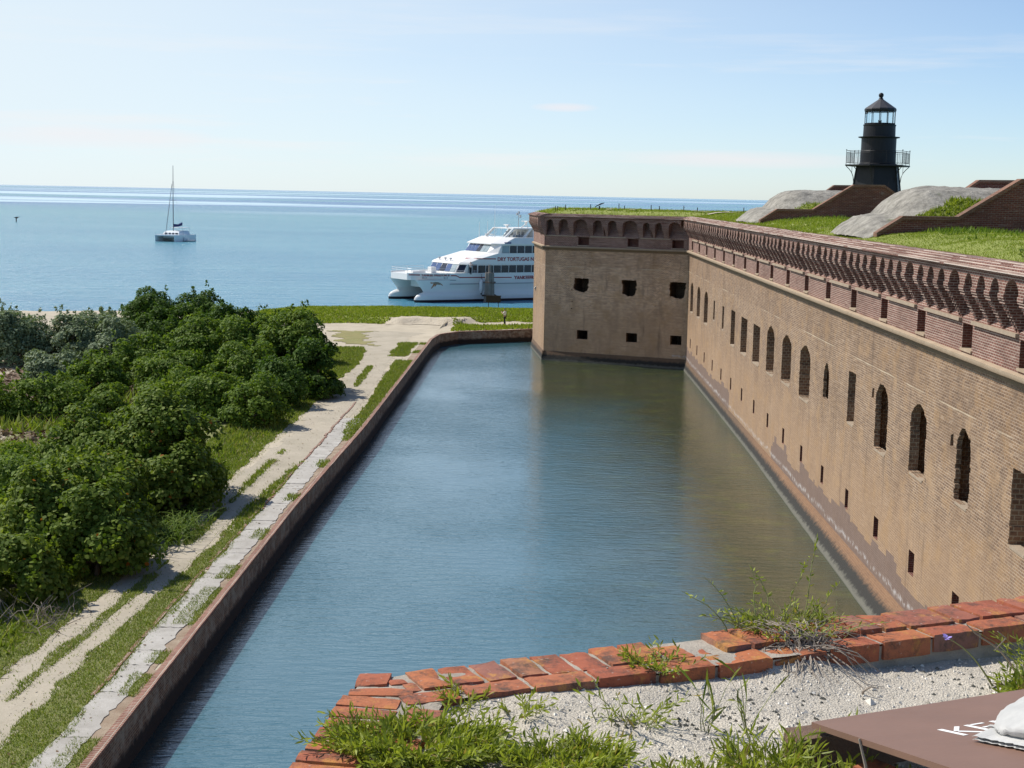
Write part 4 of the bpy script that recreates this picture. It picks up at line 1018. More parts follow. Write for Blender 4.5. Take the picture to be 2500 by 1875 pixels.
# small things on the bastion roof
def build_roof_bits():
    spots = [(1.4,141.5,.42),(1.62,142.6,.36),(2.35,141.2,.42),(4.75,141.8,.42),(7.45,141.9,.50),(8.05,143.,.30),(10.5,141.6,.50),(11.35,142.4,.36),(13.6,141.5,.46),(15.0,142.5,.34),(18.4,135.,.40)]
    first = None
    places = ['short dark stake nearest the left corner of the bastion roof', 'stake close behind the corner stake on the bastion roof', 'thin stake over the leftmost small arch of the bastion',
              'stake standing just left of the tilted panel on the bastion roof', 'tall stake right of the tilted panel, over the middle of the bastion', 'low stake beside the tall middle stake of the bastion roof',
              'tall stake over the right half of the bastion roof', 'low stake between the two right tall stakes on the bastion', 'stake above the corner where bastion meets long wall',
              'low stake just past the inner corner of the bastion roof', 'single stake on the turf left of the far mound']
    for (x, y, h), lab in zip(spots, places):
        z = roof_z(x, y) - .1; b = MB(); b.tube([(0,0,0),(.01,.0,h*.6),(.02*nz(x,y),.0,h+.22)], [.05,.045,.04], 6)
        o = b.build('stake', M['dark_wood'], recalc=True); o.location = (x, y, z); tag(o, lab, 'stake', 'stakes along the bastion roof')
    x, y = 5.6, 142.; z = roof_z(x, y)
    t = empty('information_panel', (x, y, z), 'small dark tilted panel on a pedestal standing on the bastion roof', 'information panel')
    b = MB(); b.tube([(x,y,z-.1),(x,y,z+.38)], .07, 8); b.box(x-.2,x+.2,y-.15,y+.15,z-.05,z+.06); b.build('pedestal', M['dark_wood'], t)
    b = MB(); b.extrude([(x-.42,y-.3,z+.26),(x+.42,y-.3,z+.62),(x+.46,y-.3,z+.70),(x+.1,y-.3,z+.62),(x-.42,y-.3,z+.33)], (0,.6,0)); b.build('panel', M['iron_roof'], t)
    def bare(cx, cy, rx, ry): return lambda x, y: 1 - ((x-cx)/rx)**2 - ((y-cy)/ry)**2 + .5*nz(x, y, 3., 1.4)
    for cx, cy, rx, ry in ((3.4,140.3,.55,.6),(6.5,140.2,.4,.5),(8.7,141.,.5,.5),(11.6,141.5,.6,.5),(14.6,136.5,.9,.7),(15.6,131.,1.1,1.6),(16.7,128.,.9,1.3)):
        patch_sheet('sand', M['bank'], cx-rx*1.4, cx+rx*1.4, cy-ry*1.4, cy+ry*1.4, .12, bare(cx, cy, rx, ry), .14, zf=roof_z)
build_roof_bits()
def build_parapet_weed():
    x, y = 13.75, 41.2; z = roof_z(x, y); t = empty('leafy_weed', (x, y, z), 'leafy green weed sprouting on the parapet edge at the right side', 'plant'); r = random.Random(3); C = []; Nn = []
    b = MB()
    for i in range(26):
        a = r.uniform(0, 6.283); h = r.uniform(.15,.42); q = r.uniform(0,.45); p = Vector((x + q*math.cos(a)*.5, y + q*math.sin(a)*1.6, z)); tip = p + Vector((r.gauss(0,.08), r.gauss(0,.12), h)); b.tube([p, p.lerp(tip,.5), tip], [.008,.006,.003], 4)
        for k in range(11): C.append(tuple(p.lerp(tip, r.uniform(.3,1.05)) + Vector((r.gauss(0,.05),r.gauss(0,.06),r.gauss(0,.03))))); v = Vector((r.gauss(0,.5),r.gauss(0,.5),1)).normalized(); Nn.append(tuple(v))
    np_mesh('leaves', leaf_verts(np.array(C), np.array(Nn), .11, .07, 6), 6, M['midleaf'], t); b.build('stems', M['stem'], t, recalc=False)
build_parapet_weed()
# ------------------------------------------------------------------ the near bastion top
K0 = Vector((-.65, 5.36)); DR = Vector((.905, .4255)); NR = Vector((.4255, -.905)); DL = Vector((-.128, -.992)); NL = Vector((.992, -.128))
ZC = 13.60
def sand_z(x, y):
    p = Vector((x, y)) - K0; d = p.dot(DR); nn = p.dot(NR)
    z = interp(d, [-.5,.5,1.0,1.4,1.9,2.4,4.], [13.570,13.572,13.562,13.535,13.490,13.475,13.47])
    z -= .05*sstep(.35, 1.3, nn)*sstep(.4,1.2,d)
    z += .09*math.exp(-((x-1.05)**2/.05 + (y-5.85)**2/.03))
    z += .016*nz(x, y, 1., 2.2) + .008*nz(x, y, 4., 7.) + .004*nz(x, y, 9., 24.)
    return z
def in_yard(x, y):
    p = Vector((x, y)) - K0; return min(p.dot(NR) - .12, p.dot(NL) - .12)
def build_near():
    t = empty('near_bastion', (-.65, 5.36, 0), 'foreground red brick bastion top with a low crumbling coping round white coral sand', 'bastion')
    out = [(-1.1,-9.), (-.78,4.45), (-.66,5.34), (13.38, 5.34+14.04*.4702), (30,12.), (30,-9)]
    mb = MB(); n = len(out)
    for i in range(n):
        a, b2 = out[i], out[(i+1) % n]; mb.add([(a[0]+.03,a[1]-.03,-.6),(b2[0]+.03,b2[1]-.03,-.6),(b2[0]+.03,b2[1]-.03,13.5),(a[0]+.03,a[1]-.03,13.5)], [(0,1,2,3)])
    mb.add([(x+.03, y-.03, 13.36) for x, y in out], [tuple(range(n))])
    mb.build('wall', M['tan_shade'], t, uv=True, recalc=False)
    # bricks
    def brick(bm, o, du, dv, lu, lv, z1, h, seed, rough=.0025):
        """rounded, chipped brick: lu along du, lv along dv, top at z1"""
        r = random.Random(seed); nu, nv, nh = max(3, int(lu/.03)), max(3, int(lv/.03)), 3
        tilt = (r.uniform(-.02,.02), r.uniform(-.02,.02)); V = {}
        def vert(i, j, k):
            if (i,j,k) in V: return V[i,j,k]
            a, b2, c = i/nu, j/nv, k/nh; ru = .012
            u, v, w = a*lu, b2*lv, c*h
            def rnd(q, L):
                return q
            # pull edges in where two faces meet
            du_, dv_, dh_ = min(a, 1-a)*lu, min(b2, 1-b2)*lv, (1-c)*h
            e = sum(1 for q in (du_, dv_, dh_) if q < 1e-6)
            if e >= 2:
                kk = .003 + .006*abs(nz(o.x*9+u*30, o.y*9+v*30, seed, 1.))
                if du_ < 1e-6: u += kk if a < .5 else -kk
                if dv_ < 1e-6: v += kk if b2 < .5 else -kk
                if dh_ < 1e-6: w -= kk*.8
            P = o + du*u + dv*v; z = z1 - h + w + tilt[0]*(u-lu/2) + tilt[1]*(v-lv/2)
            q = Vector((P.x, P.y, z)); nn = noise.noise_vector(q*22 + Vector((seed,0,0))); q += nn*rough
            chip = noise.noise(q*7 + Vector((0,seed*1.7,0)))
            if chip > .35 and e >= 1 and c > .4: q.z -= (chip-.35)*.05
            V[i,j,k] = bm.verts.new(q); return V[i,j,k]
        for i in range(nu):
            for j in range(nv): bm.faces.new((vert(i,j,nh),vert(i+1,j,nh),vert(i+1,j+1,nh),vert(i,j+1,nh)))
        for k in range(nh):
            for i in range(nu):
                bm.faces.new((vert(i,0,k),vert(i+1,0,k),vert(i+1,0,k+1),vert(i,0,k+1))); bm.faces.new((vert(i+1,nv,k),vert(i,nv,k),vert(i,nv,k+1),vert(i+1,nv,k+1)))
            for j in range(nv):
                bm.faces.new((vert(0,j+1,k),vert(0,j,k),vert(0,j,k+1),vert(0,j+1,k+1))); bm.faces.new((vert(nu,j,k),vert(nu,j+1,k),vert(nu,j+1,k+1),vert(nu,j,k+1)))
    def finish(bm, name):
        bmesh.ops.recalc_face_normals(bm, faces=bm.faces); me = bpy.data.meshes.new(name); bm.to_mesh(me); bm.free()
        me.polygons.foreach_set('use_smooth', [True]*len(me.polygons)); me.set_sharp_from_angle(angle=rad(32)); me.materials.append(M['coping']); link(name, me, t)
    R_ = random.Random(5)
    bm = bmesh.new(); d = .17; i = 0
    while d < 6.5:      # outer row: headers laid across the wall
        w = .118 if d < 1.35 else R_.choice([.12,.12,.25])
        if not (1.25 < d < 1.36):
            lo = .035 + R_.uniform(-.008,.008) + (.05 if 1.1 < d < 1.24 else 0)
            brick(bm, K0 + DR*d + NR*lo, DR, NR, w, .252-lo, ZC + R_.uniform(-.004,.006) + (.012 if d > 1.4 else 0), .075, i)
        d += w + R_.uniform(.010,.014); i += 1
    finish(bm, 'header_row')
    bm = bmesh.new(); d = .30; i = 100
    while d < 6.5:      # inner row: stretchers
        L = R_.choice([.235,.25,.25,.26])
        brick(bm, K0 + DR*d + NR*.258, DR, NR, L, .122 + R_.uniform(-.006,.006), ZC + R_.uniform(-.006,.004), .078, i)
        d += L + .014; i += 1
    finish(bm, 'stretcher_row')
    bm = bmesh.new(); d = .235; i = 200
    while d < 3.2:      # left arm
        w = .095 + R_.uniform(-.006,.008); lo = .012 + R_.uniform(-.008,.008)
        brick(bm, K0 + DL*d + NL*lo, DL, NL, w, .225 + R_.uniform(-.01,.01), ZC + R_.uniform(-.004,.006), .075, i)
        d += w + .015; i += 1
    finish(bm, 'header_row')
    bm = bmesh.new()
    for d, lo, L, wd in ((.30,.262,.15,.13),(.463,.262,.24,.12),(.72,.262,.24,.12),(.97,.262,.24,.12),(1.23,.262,.24,.12)):
        brick(bm, K0 + DL*d + NL*lo, DL, NL, L, wd, ZC-.004, .075, 300+int(d*100))
    finish(bm, 'stretcher_row')
    bm = bmesh.new()    # corner pieces
    brick(bm, K0 + Vector((.00,-.125)), Vector((.98,.10)).normalized(), Vector((.05,1.)).normalized(), .125, .125, ZC+.004, .075, 401)
    brick(bm, K0 + Vector((-.01,-.225)), Vector((.995,-.02)), Vector((-.03,1.)).normalized(), .24, .088, ZC-.002, .075, 402)
    brick(bm, K0 + Vector((.135,-.115)), DR, NR*-1, .075, .06, ZC, .07, 403)
    brick(bm, K0 + DR*.06 + NR*.262, DR, NR, .22, .115, ZC-.003, .078, 404)
    brick(bm, K0 + DR*.115 + NR*.150, DR, NR, .055, .10, ZC-.002, .07, 405)
    finish(bm, 'corner_bricks')
    bm = bmesh.new(); brick(bm, K0 + DR*1.262 + NR*.13, DR, NR, .09, .115, ZC-.012, .06, 611, .006); brick(bm, K0 + DR*1.36 + NR*.16, DR, NR, .05, .085, ZC-.008, .06, 612, .006); finish(bm, 'broken_bricks')
    # mortar bed
    mb = MB()
    def bed(o, du, dv, lu, l0, l1, z):
        nu, nv = int(lu/.03), 8; P = []
        vs = []; 
        for i in range(nu+1):
            for j in range(nv+1):
                p = o + du*(lu*i/nu) + dv*lerp(l0, l1, j/nv); vs.append((p.x, p.y, z + .005*nz(p.x, p.y, 2., 30.)))
        fs = [(i*(nv+1)+j, i*(nv+1)+j+1, (i+1)*(nv+1)+j+1, (i+1)*(nv+1)+j) for i in range(nu) for j in range(nv)]
        mb.add(vs, fs)
    bed(K0 + DR*.02, DR, NR, 6.5, .055, .372, ZC-.010); bed(K0 + DL*.0, DL, NL, 3.2, .03, .372, ZC-.0105)
    # exposed side of the bed above the sand
    a = K0 + DR*.30 + NR*.366; b2 = K0 + DR*6.5 + NR*.366
    n = 160; rings = [[(lerp(a.x,b2.x,i/n), lerp(a.y,b2.y,i/n), ZC-.02) for i in range(n+1)], [(lerp(a.x,b2.x,i/n)+.006*nz(i*.3,0,1.)-.004, lerp(a.y,b2.y,i/n)-.004+.006*nz(i*.3,3,1.), ZC-.09) for i in range(n+1)], [(lerp(a.x,b2.x,i/n)+.02, lerp(a.y,b2.y,i/n)-.03, ZC-.22) for i in range(n+1)]]
    mb.loft(rings, closed=False)
    mb.build('mortar_bed', M['mortar'], t, recalc=False)
build_near()

def build_sand():
    xs = np.arange(-.75, 3.4, .022); ysn = np.arange(3.2, 7.4, .022); P = np.zeros((len(ysn), len(xs), 3)); K = np.zeros((len(ysn), len(xs)))
    for j, y in enumerate(ysn):
        for i, x in enumerate(xs): P[j,i] = (x, y, sand_z(x, y)); K[j,i] = in_yard(x, y)
    keep = (K[:-1,:-1] > 0) & (K[1:,1:] > 0)
    o = grid_mesh('sand', P, M['coral'], keep); o['kind'] = 'structure'
    b = MB(); b.add([(-.95,-9,13.42),(30,-9,13.42),(30,13,13.42),(13,11.4,13.42),(1.,5.6,13.42),(-.4,5.,13.42)], [(0,1,2,3,4,5)]); o = b.build('sand', M['coral'], recalc=False); o['kind'] = 'structure'
    # broken coral and shell
    n = 20000; X = RNG.uniform(-.45, 2.9, n); Y = RNG.uniform(3.9, 6.7, n); sel = np.array([in_yard(x, y) > .20 and nz(x, y, 3., 1.6) > -.35 for x, y in zip(X, Y)]); X, Y = X[sel], Y[sel]
    s = RNG.gamma(1.6, .0018, len(X)) + .0015; Vv = []
    base = np.array([(1,0,-.3),(-.5,.87,-.3),(-.5,-.87,-.3),(0,0,.8)])
    tri = [(0,1,3),(1,2,3),(2,0,3)]
    for x, y, q in zip(X, Y, s):
        c = base * (q*np.array([RNG.uniform(.6,1.6), RNG.uniform(.5,1.1), RNG.uniform(.5,1.)])); a = RNG.uniform(0, 6.28); Rm = np.array([[math.cos(a),-math.sin(a),0],[math.sin(a),math.cos(a),0],[0,0,1]])
        p = c @ Rm.T + np.array([x, y, sand_z(x, y) + q*.25]); Vv.append(p)
    b = MB()
    for p in Vv: b.add([tuple(q) for q in p], tri)
    o = b.build('coral_chips', M['chip'], recalc=False); tag(o, kind='stuff')
    dk = plain('dark_crust', (.16,.155,.13), .95, vary=.5, scale=40., bump=.8)
    b = MB()
    for cx, cy, sp in ((.73,5.25,.10),(1.05,5.45,.12),(.85,5.15,.12),(.55,5.02,.07),(.35,5.0,.05),(1.7,5.85,.12)):
        for k in range(34):
            x, y = random.gauss(cx, sp), random.gauss(cy, sp*.8); q = random.uniform(.003,.011)
            if in_yard(x, y) < .2: continue
            z = sand_z(x, y); pts = [(x+q*1.3*math.cos(a)*random.uniform(.6,1.2), y+q*math.sin(a)*random.uniform(.6,1.2), z-.002) for a in np.linspace(0,5.2,6)]
            b.add(pts + [(x, y, z+q*.9)], [(i, (i+1) % 6, 6) for i in range(6)])
    o = b.build('dark_crust', dk, recalc=False); tag(o, kind='stuff')
build_sand()

# ------------------------------------------------------------------ hatch board, timber, sandbag
BA = Vector((.95, 4.80, 13.66)); U1 = Vector((.9238,.3822,.0226)); U2 = Vector((.3682,-.9031,.2209)); UN = U1.cross(U2)*-1
if UN.z < 0: UN = -UN
def bp(u, v, h=0.): return BA + U1*u + U2*v + UN*h
def build_board():
    t = empty('hatch_board', tuple(BA), 'brown painted plywood board lying tilted on the sand, lettered in white', 'board')
    b = MB(); n = 14; th = .020
    def edge(u, v): return .004*nz(u*6, v*6, 2.)
    loop = [(lerp(0,1.22,i/n), edge(i,0)) for i in range(n)] + [(1.22, lerp(0,2.4,i/n)) for i in range(n)] + [(lerp(1.22,-.16,i/n), 2.4) for i in range(n)] + [(lerp(-.36,0,i/n)*1.0 + edge(0,i), lerp(2.4,0,i/n)) for i in range(n)]
    b.extrude([bp(u, v, -th) for u, v in loop], UN*th); b.build('board', M['board'], t)
    # white stencilled capitals K E E P
    b = MB()
    def bar(pts): b.extrude([bp(u, v, .0008) for u, v in pts], UN*.0008)
    def stroke(u0, v0, u1, v1, w=.017):
        a, c = Vector((u0,v0)), Vector((u1,v1)); d = (c-a).normalized(); nn = Vector((-d.y,d.x))*w/2; bar([a+nn, c+nn, c-nn, a-nn])
    vt, vb = .432, .570
    stroke(.196, vt, .190, vb); stroke(.262, vt, .214, .492, .016); stroke(.216, .500, .262, vb, .016)
    for k in range(2):
        o = .296 + .098*k; stroke(o, vt, o-.005, vb); 
        for v in (vt+.008, (vt+vb)/2, vb-.008): stroke(o+.014, v, o+.062, v, .015)
    o = .492; stroke(o, vt, o-.005, vb); stroke(o+.012, vt+.008, o+.055, vt+.008, .015); stroke(o+.055, vt+.004, o+.054, .50, .015); stroke(o+.055, .497, o+.012, .497, .015)
    b.build('lettering', M['white_paint'], t)
    # timber block under the far corner and bricks under the near side
    tb = empty('timber_block', (.92,4.78,13.5), 'weathered brown timber block propping up the far left corner of the board', 'timber')
    b = MB(); o = Vector((.865,4.83,0)); d = Vector((.93,.36,0)); q = Vector((.30,-.95,0))
    b.extrude([tuple(o+Vector((0,0,13.49))), tuple(o+d*.55+Vector((0,0,13.49))), tuple(o+d*.55+q*.10+Vector((0,0,13.50))), tuple(o+q*.12+Vector((0,0,13.49)))], (0,0,.135)); b.build('block', M['timber'], tb)
    b = MB(); o2 = o + q*.17 + d*.02; b.extrude([tuple(o2+Vector((0,0,13.47))), tuple(o2+d*.03+Vector((0,0,13.47))), tuple(o2+d*.10+q*1.3+Vector((0,0,13.53))), tuple(o2+d*.06+q*1.3+Vector((0,0,13.53)))], (0,0,.055)); b.build('rail', M['timber'], tb)
    first = None
    labs = ['old red brick under the board, nearest the timber block', 'old red brick in the dark gap below the board edge, second from the timber', 'old red brick under the near end of the board']
    for k, lab in enumerate(labs):
        p = bp(.05 + .02*k, .34+.27*k, -.02); b = MB(); z = sand_z(p.x, p.y); b.box(-.11,.11,-.055,.055,0,max(.06, min(.12, p.z-z-.025)))
        bmx = b.build('loose_brick', M['coping']); bmx.location = (p.x+.03, p.y, z-.005); bmx.rotation_euler = (0,0,-.9+.2*k); tag(bmx, lab, 'brick', 'bricks under the board')
build_board()
def build_bag():
    t = empty('sandbag', tuple(bp(.62,.72)), 'white woven sandbag with a sewn end flap lying on the brown board', 'sandbag')
    n, m = 48, 32; V = []; F = []
    for i in range(n+1):
        th = -math.pi/2 + math.pi*i/n
        for j in range(m):
            ph = 2*math.pi*j/m; sg = lambda c, e: math.copysign(abs(c)**e, c)
            u = .665 + .50*sg(math.sin(th), .9); r = abs(math.cos(th))**.7; tp = lerp(.55, 1.15, min(1, max(0, (u-.19)/.5)))
            v = .82 + .245*r*sg(math.cos(ph), .8); h = (.082 + .090*r*sg(math.sin(ph), .9)*(1.15 if math.sin(ph) > 0 else .92))*tp
            wr = .014*nz(u, v, h, 9.) + .007*nz(u*2, v*6, h, 11.); p = bp(u, v, max(.002, h + wr*(1 if h > .03 else 0))); V.append(tuple(p))
    for i in range(n):
        for j in range(m): F.append((i*m+j, i*m+(j+1) % m, (i+1)*m+(j+1) % m, (i+1)*m+j))
    b = MB(); b.add(V, F); b.build('bag', M['cloth'], t, smooth=True)
    b = MB(); k = 26; top = []; bot = []
    for i in range(k+1):
        v = lerp(.665, .99, i/k); wv = .003*math.sin(i*.9) + .008*nz(i*.3,0,3.)
        top.append([bp(.30, lerp(v,.83,.25), .052+wv), bp(.20, v, .030+wv), bp(.137+.02*abs(nz(i*.4,2,1.)), v, .016+abs(wv)*.7)])
    b.loft(top, closed=False); 
    b.loft([[p - UN*.010 for p in r] for r in top], closed=False); b.build('end_flap', M['cloth'], t, smooth=True)
    b = MB(); b.tube([bp(.201, lerp(.665,.99,i/k), .036 + .003*math.sin(i*.9) + .008*nz(i*.3,0,3.)) for i in range(k+1)], .004, 5); b.build('seam', M['cloth'], t)
build_bag()

# ------------------------------------------------------------------ plants on the near bastion
def herb(name, label, cx, cy, zf, rx, ry, nst, hgt, lean=.8, lf=.045, leafmat='herb', dens=16, dry=0., upright=.5, kind=None, wid=.22):
    t = empty(name, (cx, cy, zf(cx, cy)), label, 'plant'); st = MB(); C = []; NN = []; T = []
    for _ in range(nst):
        a = random.uniform(0, 6.283); r = math.sqrt(random.random()); bx, by = cx + rx*r*math.cos(a)*.7, cy + ry*r*math.sin(a)*.7; bz = zf(bx, by) - .005
        h = hgt*random.uniform(.5,1.15); ol = lean*h*random.uniform(.4,1.2); ang = a + random.gauss(0, .7); path = [Vector((bx,by,bz))]
        nseg = 5
        for k in range(1, nseg+1):
            f = k/nseg; path.append(Vector((bx + math.cos(ang)*ol*f**1.3 + random.gauss(0,.004), by + math.sin(ang)*ol*f**1.3 + random.gauss(0,.004), bz + h*(f - .28*f*f*lean))))
        st.tube(path, [.0022,.002,.0018,.0015,.0012,.0008], 3)
        if random.random() < dry: continue
        nl = int(dens*random.uniform(.7,1.3))
        for k in range(nl):
            f = .15 + .85*(k+random.random())/nl; q = f*nseg; i = min(nseg-1, int(q)); p = path[i].lerp(path[i+1], q-i); d = (path[i+1]-path[i]).normalized()
            az = k*2.4 + random.gauss(0,.3); side = d.cross(Vector((0,0,1)) if abs(d.z) < .95 else Vector((1,0,0))).normalized(); up = d.cross(side); o = (side*math.cos(az) + up*math.sin(az)).normalized()
            t_ = (o*.8 + d*(.55+.4*f) + Vector((0,0,.12))).normalized(); C.append(p); T.append(t_)
    C = np.array([tuple(c) for c in C]); T = np.array([tuple(c) for c in T])
    if len(C):
        R = RNG.normal(size=C.shape); B_ = np.cross(T, R); B_ /= np.linalg.norm(B_, axis=1)[:,None]+1e-9; Nn = np.cross(T, B_)
        L = (lf*RNG.uniform(.6,1.3,len(C)))[:,None]; W = L*wid*.5
        vs = np.stack([C, C+T*L*.35+B_*W+Nn*L*.03, C+T*L*.7+B_*W*.8+Nn*L*.02, C+T*L-Nn*L*.10, C+T*L*.7-B_*W*.8+Nn*L*.02, C+T*L*.35-B_*W+Nn*L*.03], 1)
        np_mesh('leaves', vs, 6, M[leafmat], t)
    st.build('stems', M['stem'] if dry < .5 else M['twig'], t, recalc=False); return t
random.seed(21)
herb('low_herb', 'dense bright green herb spilling over the left corner of the brick coping', -.37, 4.62, lambda x, y: max(sand_z(x,y), ZC-.02 if in_yard(x,y) < .28 else 0), .36, .24, 260, .115, 1.1, .034, dens=20)
herb('low_herb', 'bright green herb in the middle of the bottom edge, on bare coral sand', .10, 4.56, sand_z, .24, .17, 150, .10, 1.1, .032, dens=18)
herb('low_herb', 'straggling green runner on the sand just right of the middle herb', .34, 4.98, sand_z, .16, .08, 18, .16, 1.3, .034, dens=9)
herb('low_herb', 'small green sprig against the inner face of the brick coping', .50, 5.57, sand_z, .12, .07, 34, .12, 1.0, .034, dens=12)
herb('low_herb', 'tiny green sprig in the inner corner of the coping, above the corner herb', -.23, 5.14, lambda x, y: ZC-.05, .07, .06, 14, .11, .9, .036, dens=12)
herb('low_herb', 'thin green sprig on the sand between corner herb and coping', -.02, 5.05, sand_z, .10, .08, 12, .08, 1.1, .034, dens=9)
herb('grassy_weed', 'long-bladed green weed in front of the timber block', .78, 4.55, sand_z, .16, .16, 90, .16, .8, .065, dens=8, wid=.10)
herb('low_herb', 'green herb growing out from under the edge of the board', 1.02, 4.46, sand_z, .12, .16, 60, .15, .8, .042, dens=13)
herb('low_herb', 'pale green herb along the bottom edge, left of the board', .52, 4.42, sand_z, .20, .12, 70, .10, 1., .036, dens=12)
herb('low_herb', 'fresh green clump behind the board at the right edge', 2.12, 5.62, sand_z, .30, .16, 170, .14, .9, .045, dens=18)
herb('low_herb', 'brownish straggly herb at the right edge below the coping', 2.20, 6.02, sand_z, .2, .12, 60, .18, 1., .035, dens=9, dry=.35)
for lab, x, y, h in (('wisp of grass standing alone on the sand left of the board', .78,5.05,.24),('single thin grass stem on the coral sand near the dark crust', .62,5.02,.20),('short upright blade behind the timber block', 1.12,5.02,.10)):
    herb('grass_wisp', lab, x, y, sand_z, .02, .02, 5, h, .35, .11, 'grass', dens=3, wid=.06)
def build_dry_shrub():
    zf = lambda x, y: (ZC-.005) if in_yard(x, y) < .28 else sand_z(x, y)
    t = herb('dry_shrub', 'half-dead shrub sprawled over the coping, grey bare twigs below and green sprigs above', 1.10, 6.05, zf, .34, .20, 130, .125, 1.3, .030, dens=10, dry=.35)
    b = MB()
    for k in range(85):    # grey mat of dead twigs from the root
        a = random.uniform(-.6, 3.6); L = random.uniform(.08,.30); x, y = 1.12+random.gauss(0,.03), 5.86+random.gauss(0,.02); z = 13.575
        p = [Vector((x,y,z))]
        for j in range(1,6):
            f = j/5; p.append(Vector((x + math.cos(a)*L*f + random.gauss(0,.012), y + math.sin(a)*L*f*.75 + random.gauss(0,.012), z +   .06*math.sin(f*2.6)*L/.3 + .035 + random.gauss(0,.006) + (-.12*f if math.sin(a) < 0 else 0))))
        b.tube(p, [.0035,.003,.0024,.002,.0015,.001], 4)
    for k in range(26):     # roots hanging down on the sand
        x, y = 1.10+random.gauss(0,.07), 5.88; p = [Vector((x,y,13.60))]
        dx = random.gauss(0,.10)
        for j in range(1,5):
            f = j/4; xx, yy = x+dx*f+random.gauss(0,.008), y-.26*f*random.uniform(.6,1.1); p.append(Vector((xx, yy, lerp(13.60, sand_z(xx,yy)+.004, min(1,f*1.3)))))
        b.tube(p, [.004,.0035,.003,.002,.001], 4)
    b.build('dead_twigs', M['twig'], t, recalc=False)
    # tall sprigs standing above the coping
    stems = MB(); C = []; T = []
    for x, y, h, lx in ((1.08,6.10,.30,.10),(1.02,6.12,.24,-.08),(.86,6.02,.22,-.14),(.82,5.98,.17,-.20),(1.22,6.15,.17,.10),(1.16,6.1,.38,.05),(.95,6.08,.26,-.02)):
        path = [Vector((x + lx*f*f*1.0 + random.gauss(0,.004), y + random.gauss(0,.004) + .05*f, 13.6 + h*f)) for f in np.linspace(0,1,7)]; stems.tube(path, [.003,.0028,.0024,.002,.0018,.0014,.001], 4)
        for k in range(int(h*80)):
            f = random.random()**.6; q = f*6; i = min(5,int(q)); p = path[i].lerp(path[i+1], q-i); C.append(tuple(p)); v = Vector((random.gauss(0,1),random.gauss(0,1),random.gauss(.9,.5))).normalized(); T.append(tuple(v))
    C = np.array(C); T = np.array(T); Nn = np.cross(T, RNG.normal(size=T.shape)); Nn /= np.linalg.norm(Nn,axis=1)[:,None]
    B_ = np.cross(T,Nn); L = RNG.uniform(.015,.034,len(C))[:,None]; W = L*.16
    np_mesh('sprig_leaves', np.stack([C, C+T*L*.5+B_*W, C+T*L, C+T*L*.5-B_*W], 1), 4, M['herb'], t); stems.build('sprigs', M['stem'], t, recalc=False)
build_dry_shrub()
def build_flower():
    t = empty('flower_stalk', (1.87,5.80,13.46), 'thin leaning stalk with one small violet flower at its tip', 'flower')
    b = MB(); p0, p1 = Vector((1.87,5.80,13.47)), Vector((1.545,5.345,13.80)); b.tube([p0.lerp(p1,f)+Vector((0,0,.03*math.sin(f*3.1))) for f in np.linspace(0,1,8)], [.0045,.004,.0035,.003,.003,.0025,.002,.002], 5); b.build('stalk', M['stem'], t)
    b = MB()
    for k in range(9):
        a = k*2.4; d = Vector((math.cos(a), math.sin(a), random.uniform(-.3,.8))); c = p1 + d*.010; s = d.cross(Vector((0,0,1))).normalized()*.009; b.add([tuple(p1), tuple(c+s), tuple(p1+d*.019), tuple(c-s)], [(0,1,2,3)])
    b.build('petals', M['flower'], t, recalc=False)
    t = empty('bare_stem', (2.01,5.99,13.46), 'bare brown forked twig leaning towards the coping at the right edge', 'twig')
    b = MB(); p0, p1 = Vector((2.03,5.99,13.46)), Vector((1.69,5.60,13.80)); b.tube([p0.lerp(p1,f)+Vector((.0,0,.02*math.sin(f*5))) for f in np.linspace(0,1,7)], [.006,.0055,.005,.004,.0035,.003,.002], 5)
    q = p0.lerp(p1,.45); b.tube([q, q+Vector((.02,-.06,.07)), q+Vector((-.04,-.14,.12))], [.0035,.003,.002], 4); b.build('stem', M['twig'], t)
    for lab, pts in (('short bent grey root stub sticking up from the sand under the dry shrub', [(1.30,5.62,13.44),(1.305,5.60,13.50),(1.33,5.585,13.525),(1.36,5.58,13.52)]), ('thin forked pale stick leaning before the edge of the board', [(1.06,4.40,13.50),(1.05,4.42,13.66),(1.03,4.44,13.74)]), ('stubby grey twig upright beside the coping, left part of the sand', [(.30,5.50,13.52),(.30,5.495,13.58),(.295,5.49,13.605)])):
        b = MB(); b.tube(pts, [.006,.0055,.004,.002][:len(pts)], 5); o = b.build('stick', M['twig']); tag(o, lab, 'stick')
build_flower()
# ------------------------------------------------------------------ ferry
def text_mesh(name, body, width_of, width, height, mat, place, parent, bold=.012, depth=.01):
    """lettering: width_of is the leading part whose width is fitted to 'width'"""
    def mk(s):
        cu = bpy.data.curves.new('lettering', 'FONT'); cu.body = s; cu.size = 1.; cu.offset = bold; cu.extrude = depth; cu.resolution_u = 3
        o = bpy.data.objects.new('lettering', cu); COL.objects.link(o); bpy.context.view_layer.update(); dg = bpy.context.evaluated_depsgraph_get()
        me = bpy.data.meshes.new_from_object(o.evaluated_get(dg)); bpy.data.objects.remove(o); bpy.data.curves.remove(cu); return me
    a = mk(width_of); wa = max(v.co.x for v in a.vertices) - min(v.co.x for v in a.vertices); hh = max(v.co.y for v in a.vertices); bpy.data.meshes.remove(a)
    me = mk(body); x0 = min(v.co.x for v in me.vertices)
    for v in me.vertices: v.co = place((v.co.x-x0)/wa*width, v.co.y/hh*height, v.co.z)
    me.materials.clear(); me.materials.append(mat); return link(name, me, parent, local=True)

